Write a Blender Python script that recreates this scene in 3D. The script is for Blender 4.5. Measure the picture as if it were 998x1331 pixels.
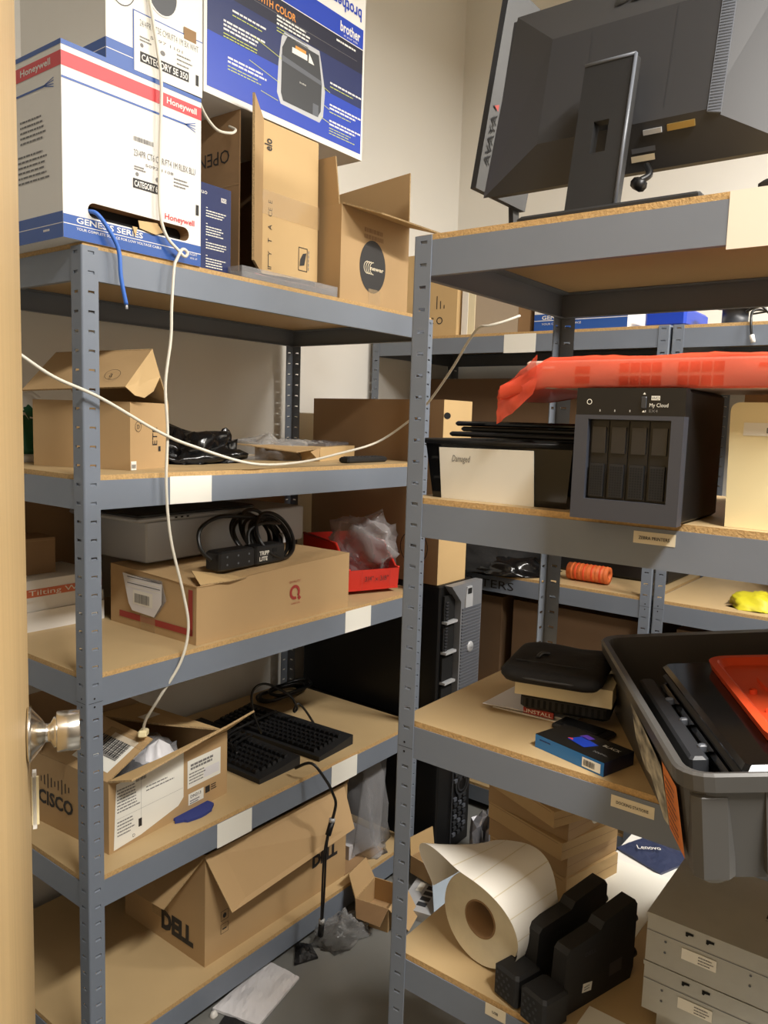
import bpy, math, random
from mathutils import Vector, Matrix, noise
for o in list(bpy.data.objects): bpy.data.objects.remove(o)
S = bpy.context.scene
COL = S.collection
PI = math.pi
# ---------------------------------------------------------------- camera
cd = bpy.data.cameras.new('camera'); cam = bpy.data.objects.new('camera', cd); COL.objects.link(cam)
cd.sensor_fit = 'VERTICAL'; cd.sensor_height = 24.0; cd.lens = 24.0 * 1021.13 / 1331.0
cd.clip_start = 0.02; cd.clip_end = 60
fw = Vector((0.78937, 0.60316, -0.11440)); rt = Vector((0.60972, -0.79199, 0.03153)); up = Vector((0.07158, 0.09464, 0.99293))
cam.matrix_world = Matrix(((rt.x, up.x, -fw.x, -0.88093), (rt.y, up.y, -fw.y, -1.43209), (rt.z, up.z, -fw.z, 1.50901), (0, 0, 0, 1)))
S.camera = cam
# ---------------------------------------------------------------- world, exposure
W = bpy.data.worlds.new('world'); S.world = W; W.use_nodes = True
W.node_tree.nodes['Background'].inputs[0].default_value = (1.0, 0.93, 0.84, 1); W.node_tree.nodes['Background'].inputs[1].default_value = 0.25
S.view_settings.view_transform = 'Standard'; S.view_settings.look = 'None'; S.view_settings.gamma = 1.0
S.view_settings.use_curve_mapping = False; S.view_settings.exposure = 1.0
def area(name, loc, sx, sy, power, col=(1, .96, .90)):
    l = bpy.data.lights.new(name, 'AREA'); l.shape = 'RECTANGLE'; l.size = sx; l.size_y = sy; l.energy = power; l.color = col
    o = bpy.data.objects.new(name, l); COL.objects.link(o); o.location = loc; return o
CEIL = 3.8; LZ = 3.2
LAMPS = [(-0.3, -2.2, 62), (1.45, -2.2, 62)]  # second entry is an added fill lamp that brightens the wall
# ---------------------------------------------------------------- materials
def lin(c):
    return tuple(((v / 255) / 12.92 if v / 255 <= .04045 else ((v / 255 + .055) / 1.055) ** 2.4) for v in c)
MATS = {}
def mat(name, rgb, rough=.6, metal=0., nz=0., scale=20., bump=0., stretch=None, rgb2=None, alpha=None, trans=0., emit=0., spec=.5, coat=0.):
    if name in MATS: return MATS[name]
    m = bpy.data.materials.new(name); m.use_nodes = True; nt = m.node_tree; b = nt.nodes['Principled BSDF']
    c = lin(rgb) + (1,)
    b.inputs['Base Color'].default_value = c; b.inputs['Roughness'].default_value = rough; b.inputs['Metallic'].default_value = metal
    b.inputs['Specular IOR Level'].default_value = spec; b.inputs['Coat Weight'].default_value = coat
    if alpha is not None: b.inputs['Alpha'].default_value = alpha
    if trans: b.inputs['Transmission Weight'].default_value = trans
    if emit: b.inputs['Emission Color'].default_value = c; b.inputs['Emission Strength'].default_value = emit
    if nz or bump:
        tc = nt.nodes.new('ShaderNodeTexCoord'); mp = nt.nodes.new('ShaderNodeMapping'); n = nt.nodes.new('ShaderNodeTexNoise')
        nt.links.new(tc.outputs['Object'], mp.inputs[0]); nt.links.new(mp.outputs[0], n.inputs['Vector'])
        if stretch: mp.inputs['Scale'].default_value = stretch
        n.inputs['Scale'].default_value = scale; n.inputs['Detail'].default_value = 5
        if nz:
            r = nt.nodes.new('ShaderNodeValToRGB'); nt.links.new(n.outputs['Fac'], r.inputs[0])
            d = lin(rgb2) if rgb2 else tuple(v * (1 - nz) for v in c[:3])
            r.color_ramp.elements[0].position = .3; r.color_ramp.elements[1].position = .7
            r.color_ramp.elements[0].color = d + (1,); r.color_ramp.elements[1].color = c
            nt.links.new(r.outputs[0], b.inputs['Base Color'])
        if bump:
            bp = nt.nodes.new('ShaderNodeBump'); bp.inputs['Strength'].default_value = bump; bp.inputs['Distance'].default_value = .003
            nt.links.new(n.outputs['Fac'], bp.inputs['Height']); nt.links.new(bp.outputs[0], b.inputs['Normal'])
    MATS[name] = m; return m
def film(name, rgb, opac, rough=.15):       # thin see-through plastic: diffuse + gloss over transparency
    m = bpy.data.materials.new(name); m.use_nodes = True; nt = m.node_tree; nt.nodes.clear()
    o = nt.nodes.new('ShaderNodeOutputMaterial'); t = nt.nodes.new('ShaderNodeBsdfTransparent'); p = nt.nodes.new('ShaderNodeBsdfPrincipled')
    mx = nt.nodes.new('ShaderNodeMixShader'); p.inputs['Base Color'].default_value = lin(rgb) + (1,); p.inputs['Roughness'].default_value = rough
    lw = nt.nodes.new('ShaderNodeLayerWeight'); lw.inputs[0].default_value = .45; mr = nt.nodes.new('ShaderNodeMapRange')
    mr.inputs[3].default_value = opac; mr.inputs[4].default_value = min(1, opac + .5)
    nt.links.new(lw.outputs['Facing'], mr.inputs[0]); nt.links.new(mr.outputs[0], mx.inputs[0])
    nt.links.new(t.outputs[0], mx.inputs[1]); nt.links.new(p.outputs[0], mx.inputs[2]); nt.links.new(mx.outputs[0], o.inputs[0])
    MATS[name] = m; return m
steel = mat('grey_shelf_paint', (120, 128, 140), .42, .0, .06, 9)
board_top = mat('hardboard_face', (194, 167, 123), .55, 0, .12, 4)
board_edge = mat('particle_board_edge', (206, 168, 112), .8, 0, .3, 260, .5)
kraft = mat('kraft_cardboard', (184, 152, 108), .75, 0, .07, 6)
kraft_d = mat('brown_cardboard', (154, 122, 86), .8, 0, .08, 6)
kraft_in = mat('cardboard_inside', (170, 138, 98), .8, 0, .08, 7)
kraft_l = mat('light_cardboard', (204, 172, 122), .75, 0, .06, 6)
corr = mat('corrugated_edge', (190, 160, 115), .9, 0, .5, 300, .5)
wall_m = mat('wall_paint', (232, 229, 221), .7, 0, .02, 3)
wall_d = mat('bounce_cut_wall', (112, 104, 94), .8, 0, .02, 3)  # for the two unseen walls, darkened to cut bounce light
ceil_m = mat('ceiling_tile', (225, 222, 214), .9, 0, .05, 40)
conc = mat('sealed_concrete_floor', (128, 128, 124), .35, 0, .18, 3.5)
white = mat('white_card', (232, 229, 222), .55, 0, .03, 5)
paper = mat('label_paper', (236, 234, 224), .7)
cream = mat('cream_card', (232, 220, 186), .6)
cream2 = mat('cream_plastic', (240, 226, 180), .45)
tagm = mat('cream_label', (226, 214, 186), .6)
ink = mat('black_ink', (38, 36, 36), .6)
ink_g = mat('grey_ink', (120, 118, 116), .6)
blue = mat('blue_print', (40, 84, 160), .45)
navy = mat('navy_print', (22, 38, 92), .4)
dnavy = mat('dark_navy_print', (18, 22, 48), .4)
royal = mat('royal_blue_print', (22, 62, 178), .4)
red = mat('red_print', (214, 68, 74), .5)
dred = mat('dark_red_print', (158, 52, 44), .6)
yellow = mat('lime_print', (196, 206, 90), .5)
orange_p = mat('orange_print', (226, 150, 60), .5)
black = mat('black_plastic', (22, 22, 23), .42, spec=.4)
blackm = mat('matte_black_plastic', (26, 26, 27), .6, 0, 0, 60, .15)
glossb = mat('gloss_black_plastic', (14, 14, 15), .12)
dgrey = mat('dark_grey_plastic', (52, 54, 58), .45)
mgrey = mat('grey_plastic', (92, 96, 104), .4)
silver = mat('galvanised_steel', (190, 190, 184), .38, .6, .06, 30)
silverp = mat('silver_paint', (186, 188, 191), .4, .15)
chrome = mat('satin_chrome', (215, 210, 200), .22, 1.0)
wood = mat('birch_veneer', (180, 152, 106), .5, 0, .14, 3, 0, (14, 14, .7))
bagred = film('red_poly_bag', (250, 92, 62), .52, .3)
clear = film('clear_poly_bag', (190, 190, 190), .10, .15)
clear2 = film('cloudy_poly_bag', (165, 165, 168), .20, .25)
tape = film('packing_tape', (196, 168, 126), .22, .15)
bagblack = mat('black_bin_bag', (16, 16, 17), .18, 0, 0, 30, .3)
antistat = mat('antistatic_bag', (150, 150, 156), .22, .55, .2, 25)
redp = mat('red_bin_plastic', (208, 48, 34), .4)
orangep = mat('orange_red_tray', (232, 84, 44), .42)
tote_m = mat('grey_tote_plastic', (86, 85, 83), .38, 0, .1, 5)
cable_w = mat('white_cable', (226, 220, 204), .5)
cable_b = mat('blue_cable', (66, 116, 205), .45)
cable_k = mat('black_cable', (20, 20, 20), .35)
cloth_k = mat('black_neoprene', (26, 25, 25), .85, 0, .2, 90, .3)
roll_m = mat('label_roll_paper', (240, 236, 226), .5)
roll_side = mat('label_roll_edge', (226, 216, 188), .6, 0, .1, 30)
orange_rope = mat('orange_braid', (236, 120, 60), .6, 0, .3, 60, .4)
poly_w = mat('white_poly_mailer', (226, 224, 226), .4, 0, .03, 6, .2)
carton_dk = mat('shade_dark_cardboard', (112, 86, 60), .8, 0, .08, 6)  # cardboard colour darkened to stand in for shade inside the far shelves
dvoid = mat('dark_recess', (10, 10, 10), .9)
lamp_m = mat('lamp_diffuser', (255, 248, 238), .5, emit=3.0)

# ---------------------------------------------------------------- mesh builder
MW = {}
X, Y, Z = Vector((1, 0, 0)), Vector((0, 1, 0)), Vector((0, 0, 1))
class Fr:                                                     # flat face frame: origin and two directions
    def __init__(s, o, ex, ey): s.o = Vector(o); s.x = Vector(ex).normalized(); s.y = Vector(ey).normalized(); s.n = s.x.cross(s.y).normalized()
    def p(s, a, b, c=0.): return s.o + s.x * a + s.y * b + s.n * c
TC = {}
def text_geo(txt, font_bold=0.):
    k = (txt, font_bold)
    if k in TC: return TC[k]
    c = bpy.data.curves.new('t', 'FONT'); c.body = txt; c.size = 1.0; c.offset = font_bold; c.resolution_u = 2; c.fill_mode = 'FRONT'
    o = bpy.data.objects.new('t', c); COL.objects.link(o); dg = bpy.context.evaluated_depsgraph_get(); dg.update()
    me = bpy.data.meshes.new_from_object(o.evaluated_get(dg))
    vs = [(v.co.x, v.co.y) for v in me.vertices]; fs = [tuple(p.vertices) for p in me.polygons]
    bpy.data.objects.remove(o); bpy.data.curves.remove(c); bpy.data.meshes.remove(me)
    x0 = min(v[0] for v in vs); x1 = max(v[0] for v in vs); vs = [(v[0] - x0, v[1]) for v in vs]
    TC[k] = (vs, fs, x1 - x0); return TC[k]
class MB:
    def __init__(s): s.v = []; s.f = []; s.mi = []; s.sm = []; s.ms = []
    def m(s, m):
        if m not in s.ms: s.ms.append(m)
        return s.ms.index(m)
    def add(s, vs, fs, m, smooth=False):
        b = len(s.v); s.v += [Vector(v) for v in vs]; i = s.m(m)
        for f in fs: s.f.append([b + q for q in f]); s.mi.append(i); s.sm.append(smooth)
        return s
    def box(s, x0, y0, z0, x1, y1, z1, m, top=None, fr=None):
        x0, x1 = min(x0, x1), max(x0, x1); y0, y1 = min(y0, y1), max(y0, y1); z0, z1 = min(z0, z1), max(z0, z1)
        vs = [(x0, y0, z0), (x1, y0, z0), (x1, y1, z0), (x0, y1, z0), (x0, y0, z1), (x1, y0, z1), (x1, y1, z1), (x0, y1, z1)]
        if fr: vs = [fr.p(*v) for v in vs]
        s.add(vs, [(0, 3, 2, 1), (0, 1, 5, 4), (1, 2, 6, 5), (2, 3, 7, 6), (3, 0, 4, 7)], m)
        s.add(vs[4:], [(0, 1, 2, 3)], top or m); return s
    def bbox(s, x0, y0, z0, x1, y1, z1, m, r=.004, fr=None):   # box with bevelled vertical and horizontal edges
        x0, x1 = min(x0, x1), max(x0, x1); y0, y1 = min(y0, y1), max(y0, y1); z0, z1 = min(z0, z1), max(z0, z1)
        def ring(i, z): return [(x0 + i + r, y0 + i, z), (x1 - i - r, y0 + i, z), (x1 - i, y0 + i + r, z), (x1 - i, y1 - i - r, z), (x1 - i - r, y1 - i, z), (x0 + i + r, y1 - i, z), (x0 + i, y1 - i - r, z), (x0 + i, y0 + i + r, z)]
        vs = ring(r, z0) + ring(0, z0 + r) + ring(0, z1 - r) + ring(r, z1)
        if fr: vs = [fr.p(*v) for v in vs]
        fs = [tuple(range(7, -1, -1)), tuple(range(24, 32))]
        for k in range(3):
            for j in range(8): fs.append((k * 8 + j, k * 8 + (j + 1) % 8, k * 8 + 8 + (j + 1) % 8, k * 8 + 8 + j))
        return s.add(vs, fs, m)
    def rect(s, F, x0, y0, x1, y1, m, off=.0007): return s.add([F.p(x0, y0, off), F.p(x1, y0, off), F.p(x1, y1, off), F.p(x0, y1, off)], [(0, 1, 2, 3)], m)
    def poly(s, F, pts, m, off=.0007): return s.add([F.p(a, b, off) for a, b in pts], [tuple(range(len(pts)))], m)
    def disc(s, F, cx, cy, rx, ry, m, off=.0007, n=24): return s.poly(F, [(cx + rx * math.cos(2 * PI * i / n), cy + ry * math.sin(2 * PI * i / n)) for i in range(n)], m, off)
    def ring(s, F, cx, cy, r, w, m, off=.0008, a0=0, a1=360, n=28, ry=None):
        ry = ry or r; vs = []; fs = []
        for i in range(n + 1):
            a = math.radians(a0 + (a1 - a0) * i / n); vs += [F.p(cx + r * math.cos(a), cy + ry * math.sin(a), off), F.p(cx + (r - w) * math.cos(a), cy + (ry - w) * math.sin(a), off)]
        for i in range(n): fs.append((2 * i, 2 * i + 2, 2 * i + 3, 2 * i + 1))
        return s.add(vs, fs, m)
    def text(s, F, t, x, y, h, m, w=None, off=.0010, bold=.0, rot=0, align='l', slant=0.):
        vs, fs, tw = text_geo(t, bold); sx = sy = h / .72
        if w: sx = w / tw
        dx = {'l': 0, 'c': -tw * sx / 2, 'r': -tw * sx}[align]; ca, sa = math.cos(math.radians(rot)), math.sin(math.radians(rot)); out = []
        for a, b in vs:
            a = a * sx + dx; b = b * sy; a += slant * b; out.append(F.p(x + a * ca - b * sa, y + a * sa + b * ca, off))
        return s.add(out, fs, m)
    def lines(s, F, x, y, w, n, dy, h, m, seed=1, off=.0008):      # rows of print too small to read
        r = random.Random(seed)
        for k in range(n):
            xx = x; e = x + w * r.uniform(.7, 1)
            while xx < e:
                l = w * r.uniform(.05, .16); s.rect(F, xx, y - k * dy, min(xx + l, e), y - k * dy + h, m, off); xx += l + w * .018
        return s
    def barcode(s, F, x, y, w, h, m, seed=1, off=.0009, n=26):
        r = random.Random(seed); xx = x
        while xx < x + w:
            l = w / n * r.uniform(.3, 1.1); s.rect(F, xx, y, min(xx + l, x + w), y + h, m, off); xx += l + w / n * r.uniform(.3, .9)
        return s
    def panel(s, pts, t, m, edge=None):                        # flat board of thickness t behind the polygon pts
        p = [Vector(q) for q in pts]; n = (p[1] - p[0]).cross(p[2] - p[0]).normalized() * t; k = len(p)
        vs = p + [q - n for q in p]
        s.add(vs, [tuple(range(k)), tuple(range(2 * k - 1, k - 1, -1))], m)
        return s.add(vs, [(i, k + i, k + (i + 1) % k, (i + 1) % k) for i in range(k)], edge or m)
    def prism(s, F, pts, d, m, side=None):                    # outline in the frame, extruded backwards by d
        k = len(pts); vs = [F.p(a, b) for a, b in pts] + [F.p(a, b, -d) for a, b in pts]
        s.add(vs, [tuple(range(k)), tuple(range(2 * k - 1, k - 1, -1))], m)
        return s.add(vs, [(i, k + i, k + (i + 1) % k, (i + 1) % k) for i in range(k)], side or m)
    def tube(s, pts, r, m, seg=8, smooth=6, closed=False):
        P = [Vector(p) for p in pts]
        if smooth and len(P) > 2:
            Q = []; n = len(P)
            for i in range(n - (0 if closed else 1)):
                a, b = P[i], P[(i + 1) % n]; p0 = P[i - 1] if (i or closed) else a; p3 = P[(i + 2) % n] if (closed or i + 2 < n) else b
                for j in range(smooth):
                    t = j / smooth; Q.append(.5 * ((2 * a) + (b - p0) * t + (2 * p0 - 5 * a + 4 * b - p3) * t * t + (3 * a - p0 - 3 * b + p3) * t ** 3))
            if not closed: Q.append(P[-1])
            P = Q
        n = len(P); vs = []; N = None
        for i in range(n):
            T = (P[(i + 1) % n] - P[i - 1]) if (closed or 0 < i < n - 1) else (P[1] - P[0] if i == 0 else P[-1] - P[-2])
            T.normalize()
            if N is None: N = T.orthogonal().normalized()
            N = (N - T * N.dot(T)).normalized(); B = T.cross(N)
            for j in range(seg): a = 2 * PI * j / seg; vs.append(P[i] + (N * math.cos(a) + B * math.sin(a)) * r)
        fs = []
        for i in range(n - (0 if closed else 1)):
            for j in range(seg): fs.append((i * seg + j, i * seg + (j + 1) % seg, ((i + 1) % n) * seg + (j + 1) % seg, ((i + 1) % n) * seg + j))
        if not closed: fs += [tuple(range(seg - 1, -1, -1)), tuple(range((n - 1) * seg, n * seg))]
        return s.add(vs, fs, m, True)
    def lathe(s, F, prof, m, seg=28, smooth=True):            # prof: (radius, distance along the frame normal)
        vs = []; fs = []; k = len(prof)
        for i in range(seg):
            a = 2 * PI * i / seg
            for r, h in prof: vs.append(F.p(r * math.cos(a), r * math.sin(a), h))
        for i in range(seg):
            for j in range(k - 1): fs.append((i * k + j, ((i + 1) % seg) * k + j, ((i + 1) % seg) * k + j + 1, i * k + j + 1))
        return s.add(vs, fs, m, smooth)
    def blob(s, c, sx, sy, sz, seed, amp, m, fr=4.0, n=34, flat=True, rz=0., fold=0.):   # crumpled sack or bag sitting on z=c.z
        vs = []; fs = []; c = Vector(c); off = Vector((seed * 3.1, seed * 1.7, seed * .9)); R = Matrix.Rotation(rz, 3, 'Z')
        rows = n // 2
        for i in range(rows + 1):
            th = PI * i / rows
            for j in range(n):
                ph = 2 * PI * j / n; d = Vector((math.sin(th) * math.cos(ph), math.sin(th) * math.sin(ph), math.cos(th)))
                q = noise.noise(d * fr * .5 + off) * 1.2 + noise.noise(d * fr + off) * .7 - abs(noise.noise(d * fr * 2 + off)) * .8
                k = 1 + amp * q; e = Vector((abs(d.x) ** .8 * (1 if d.x > 0 else -1) * sx / 2, abs(d.y) ** .8 * (1 if d.y > 0 else -1) * sy / 2, d.z * sz * (.5 if not flat else (1 if d.z > 0 else .0)))) * k
                if flat: e.z = max(e.z, 0)
                vs.append(c + R @ e)
        for i in range(rows):
            for j in range(n): fs.append((i * n + j, (i + 1) * n + j, (i + 1) * n + (j + 1) % n, i * n + (j + 1) % n))
        return s.add(vs, fs, m, False if fold else True)
    def sheet(s, c, w, d, seed, amp, m, t=.002, rz=0., n=14, corner=.0, base=0.):      # creased flat sheet or envelope
        vs = []; fs = []; R = Matrix.Rotation(rz, 3, 'Z'); c = Vector(c)
        for lay in (0, 1):
            for i in range(n + 1):
                for j in range(n + 1):
                    a, b = i / n - .5, j / n - .5; h = base + amp * (1 + noise.noise(Vector((a * 3 + seed, b * 3, seed * .7)))) * (1 - .8 * max(abs(a), abs(b)) * 2) + amp * .35 * abs(noise.noise(Vector((a * 9 + seed, b * 9, seed))))
                    vs.append(c + R @ Vector((a * w * (1 + corner * b), b * d * (1 - corner * a), (max(h, 0) + t) if lay else 0)))
        q = (n + 1) ** 2
        for i in range(n):
            for j in range(n):
                f = (i * (n + 1) + j, (i + 1) * (n + 1) + j, (i + 1) * (n + 1) + j + 1, i * (n + 1) + j + 1); fs.append(tuple(q + k for k in f)); fs.append(f[::-1])
        ed = [(i, 0) for i in range(n)] + [(n, j) for j in range(n)] + [(n - i, n) for i in range(n)] + [(0, n - j) for j in range(n)]; ix = [a * (n + 1) + b for a, b in ed]
        for k in range(len(ix)): a, b = ix[k], ix[(k + 1) % len(ix)]; fs.append((a, b, q + b, q + a))
        return s.add(vs, fs, m, False)
    def build(s, name, parent=None, world=False, label=None, cat=None, group=None, kind=None, origin=None, loc=None, rz=0.):
        vs = s.v
        if parent is None:
            if origin is None:
                xs = [v.x for v in vs]; ys = [v.y for v in vs]; origin = Vector(((min(xs) + max(xs)) / 2, (min(ys) + max(ys)) / 2, min(v.z for v in vs)))
            M = Matrix.Translation(origin); vs = [v - origin for v in vs]
        elif world: I = MW[parent.name].inverted(); vs = [I @ v for v in vs]
        me = bpy.data.meshes.new(name); me.from_pydata([tuple(v) for v in vs], [], s.f)
        for q in s.ms: me.materials.append(q)
        me.polygons.foreach_set('material_index', s.mi); me.polygons.foreach_set('use_smooth', s.sm); me.update()
        o = bpy.data.objects.new(name, me); COL.objects.link(o)
        if parent is None: o.location = M.translation; MW[o.name] = M
        else: o.parent = parent; MW[o.name] = MW[parent.name]
        if loc is not None: o.location = loc; o.rotation_euler.z = rz
        if label: o['label'] = label
        if cat: o['category'] = cat
        if group: o['group'] = group
        if kind: o['kind'] = kind
        return o
def thing(name, label, cat, loc=(0, 0, 0), rz=0., group=None, rx=0., ry=0.):
    o = bpy.data.objects.new(name, None); COL.objects.link(o); o.location = loc; o.rotation_euler = (rx, ry, rz); o.empty_display_size = .05
    MW[o.name] = Matrix.Translation(loc) @ o.rotation_euler.to_matrix().to_4x4()
    o['label'] = label; o['category'] = cat
    if group: o['group'] = group
    return o
def rad(d): return math.radians(d)
def FX(x, y0=0, z0=0): return Fr((x, y0, z0), (0, -1, 0), (0, 0, 1))       # face looking -X, reads towards -Y
def FY(y, x0=0, z0=0): return Fr((x0, y, z0), (1, 0, 0), (0, 0, 1))        # face looking -Y
def FT(z, x0=0, y0=0): return Fr((x0, y0, z), (1, 0, 0), (0, 1, 0))        # face looking up

# ---------------------------------------------------------------- room
def struct(name, mb, parent=None): return mb.build(name, parent, kind='structure')
struct('floor', MB().box(-2.2, -3.6, -.05, 2.5, .8, 0, conc))
struct('ceiling', MB().box(-2.2, -3.6, CEIL, 2.5, .8, CEIL + .05, ceil_m))
struct('wall_left', MB().box(-2.2, .66, 0, 2.5, .8, CEIL, wall_m))
struct('wall_back', MB().box(2.36, -3.6, 0, 2.5, .66, CEIL, wall_m))
struct('wall_right', MB().box(-2.2, -3.6, 0, 2.36, -3.5, CEIL, wall_d))
struct('wall_front', MB().box(-2.2, -3.5, 0, -2.1, .66, CEIL, wall_d))
for i, (lx, ly, pw) in enumerate(LAMPS):
    t = thing('ceiling_light', ['long ceiling light nearer the doorway', 'added fill light hung farther into the room'][i], 'light', (lx, ly, LZ))
    MB().box(-.62, -.16, -.05, .62, .16, 0, white).build('housing', t)
    MB().box(-.60, -.14, -.056, .60, .14, -.0505, lamp_m).build('diffuser', t)
    mb = MB()
    for sx in (-.5, .5): mb = MB(); mb.tube([(sx, 0, 0), (sx, 0, CEIL - LZ)], .004, steel, 6, 0); mb.build('suspension_rod', t)
    a = area('lamp', (0, 0, -.06), 1.2, .26, pw); a.parent = t
# the open door at the left edge
dA = Vector((-.366, -.459, 0)); dB = Vector((-.81, -1.215, 0)); dd = (dB - dA).normalized(); dn = Vector((-dd.y, dd.x, 0)); dn = dn if dn.dot(Vector((1, -1, 0))) > 0 else -dn
DF = Fr(dA, dd, Z)          # n = dd x Z
mb = MB(); sgn = 1 if DF.n.dot(dn) > 0 else -1
mb.box(0, .008, 0, .88, 2.45, .0, wood) if False else None
q = [dA + Z * .008, dB + Z * .008, dB + Z * 2.45, dA + Z * 2.45]
mb.panel(q if (q[1] - q[0]).cross(q[2] - q[0]).dot(dn) > 0 else q[::-1], .044, wood)
door = struct('door_1', mb)
kp = dA + dd * .068 + Z * 1.108
KF = Fr(kp, dd, Z) if Fr(kp, dd, Z).n.dot(dn) > 0 else Fr(kp, -dd, Z)
mb = MB().lathe(KF, [(0, .001), (.034, .001), (.034, .004), (.031, .006), (.018, .017), (.0115, .021), (.0115, .027), (.019, .031), (.0195, .034), (.0195, .0341), (.0245, .0345), (.0252, .0355), (.0252, .0605), (.0242, .0618), (0, .062)], chrome, 36)
mb.build('door_knob', door, world=True)
LF = Fr(dA + Z * .93 + dd * .004, dn, Z)
mb = MB(); p0 = dA + dd * .001 + dn * .001; 
mb.panel([p0 + Z * .955, p0 + dn * .009 + Z * .955, p0 + dn * .009 + Z * 1.022, p0 + Z * 1.022], .004, cream2)
mb.panel([p0 + dn * .001 + Z * .949, p0 + dn * .006 + Z * .949, p0 + dn * .006 + Z * 1.028, p0 + dn * .001 + Z * 1.028], .012, white)
mb.build('strike_plate', door, world=True)

# ---------------------------------------------------------------- shelving
PITCH = .0381
def flange(mb, F, Wd, H, t, holes, ha=.010, hb=.024, hh=.006):
    zs = sorted(holes); z = 0
    def slab(a0, z0, a1, z1):
        mb.add([F.p(a0, z0), F.p(a1, z0), F.p(a1, z1), F.p(a0, z1)], [(0, 1, 2, 3)], steel)
        mb.add([F.p(a0, z0, -t), F.p(a1, z0, -t), F.p(a1, z1, -t), F.p(a0, z1, -t)], [(3, 2, 1, 0)], steel)
    slab(0, 0, ha, H); slab(hb, 0, Wd, H)
    for h in zs:
        slab(ha, z, hb, h - hh / 2); z = h + hh / 2
        a = [(ha, h - hh / 2), (hb, h - hh / 2), (hb, z), (ha, z)]
        vs = [F.p(*p) for p in a] + [F.p(p[0], p[1], -t) for p in a]
        mb.add(vs, [(1, 0, 4, 5), (2, 1, 5, 6), (3, 2, 6, 7), (0, 3, 7, 4)], steel)
        mb.add([F.p(ha, h - hh / 2, -.0005), F.p(hb, h - hh / 2, -.0005), F.p(hb - .001, h - hh / 2 + .0028, -.0045), F.p(ha + .004, h - hh / 2 + .0028, -.0045)], [(0, 1, 2, 3)], steel)
    slab(ha, z, hb, H)
    mb.add([F.p(0, H), F.p(Wd, H), F.p(Wd, H, -t), F.p(0, H, -t), F.p(Wd, 0), F.p(Wd, 0, -t)], [(0, 1, 2, 3), (4, 5, 2, 1)], steel)
POSTM = {}
def post_mesh(H):
    if H in POSTM: return POSTM[H]
    mb = MB(); r = .004; t = .0022; Wd = .037; hs = [H - .012 - k * PITCH for k in range(int((H - .03) / PITCH)) if k != 24]
    flange(mb, Fr((r, 0, 0), X, Z), Wd - r, H, t, hs)
    flange(mb, Fr((0, r, 0), -Y, Z), -0.0 - 0, H, t, []) if False else None
    F = Fr((0, Wd, 0), -Y, Z)
    flange(mb, F, Wd - r, H, t, hs, ha=Wd - r - .020 - r, hb=Wd - r - .006 - r + .001)
    pts = [(r + r * math.cos(a), r + r * math.sin(a)) for a in [PI + PI / 2 * i / 4 for i in range(5)]]
    vs = [(x, y, 0) for x, y in pts] + [(x, y, H) for x, y in pts]
    mb.add(vs, [(i, i + 1, 6 + i, 5 + i) for i in range(4)], steel, True)
    zj = H - .012 - 24 * PITCH
    for F, s in ((Fr((0, 0, 0), X, Z), 1), (Fr((0, 0, 0), -Y, Z), -1)):
        for dz in (-.009, .009): mb.disc(F, s * .018, zj + dz, .0022, .0022, dvoid, .0006, 10)
        mb.rect(F, s * .004, zj - .0004, s * .037, zj + .0004, dvoid, .0005) if s > 0 else mb.rect(F, -.037, zj - .0004, -.004, zj + .0004, dvoid, .0005)
    o = mb.build('post_src', None, origin=Vector((0, 0, 0))); me = o.data; bpy.data.objects.remove(o); POSTM[H] = me; return me
def child(name, me, parent, loc, rz):
    o = bpy.data.objects.new(name, me); COL.objects.link(o); o.parent = parent; o.location = loc; o.rotation_euler.z = rz
    MW[o.name] = MW[parent.name]; return o
BEAM = {}
def beam_mesh(L):
    k = round(L, 3)
    if k in BEAM: return BEAM[k]
    h = .0605; a = .003
    mb = MB(); e = .0025
    mb.box(a, e, -h, L - a, e + .002, 0, steel)
    mb.box(a, e + .002, -h, L - a, e + .012, -h + .002, steel)
    mb.box(a, e + .002, -.008, L - a, e + .030, -.0062, steel)
    me = mb.build('b', None, origin=Vector((0, 0, 0))); d = me.data; bpy.data.objects.remove(me); BEAM[k] = d; return d
def unit(label, x0, y0, lx, ly, levels, H):
    t = thing('shelving_unit', label, 'shelving', (x0, y0, 0)); pm = post_mesh(H)
    for (px, py, rz) in ((0, 0, 0), (lx, 0, PI / 2), (lx, ly, PI), (0, ly, -PI / 2)): child('post', pm, t, (px, py, 0), rz)
    beams = {}
    for i, z in enumerate(levels):
        beams[i, 'f'] = child('beam', beam_mesh(lx), t, (0, 0, z), 0); child('beam', beam_mesh(lx), t, (lx, ly, z), PI)
        child('beam', beam_mesh(ly), t, (lx, 0, z), PI / 2); beams[i, 'l'] = child('beam', beam_mesh(ly), t, (0, ly, z), -PI / 2)
        mb = MB(); g = .0055; zt = z + .0105
        for (a, b) in ((0, 1),): mb.add([(g, g, zt - .016), (lx - g, g, zt - .016), (lx - g, ly - g, zt - .016), (g, ly - g, zt - .016), (g, g, zt), (lx - g, g, zt), (lx - g, ly - g, zt), (g, ly - g, zt)], [(0, 1, 5, 4), (1, 2, 6, 5), (2, 3, 7, 6), (3, 0, 4, 7)], board_edge)
        mb.add([(g, g, zt), (lx - g, g, zt), (lx - g, ly - g, zt), (g, ly - g, zt)], [(0, 1, 2, 3)], board_top)
        mb.add([(g, g, zt - .016), (lx - g, g, zt - .016), (lx - g, ly - g, zt - .016), (g, ly - g, zt - .016)], [(3, 2, 1, 0)], board_top)
        mb.build('shelf_board', t)
    return t, beams
LL = [1.828, 1.371, .954, .500, .084]; LT = [z + .0108 for z in LL]
RL = [1.8235, 1.3646, .948, .483, .084]; RT = [z + .0108 for z in RL]
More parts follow.
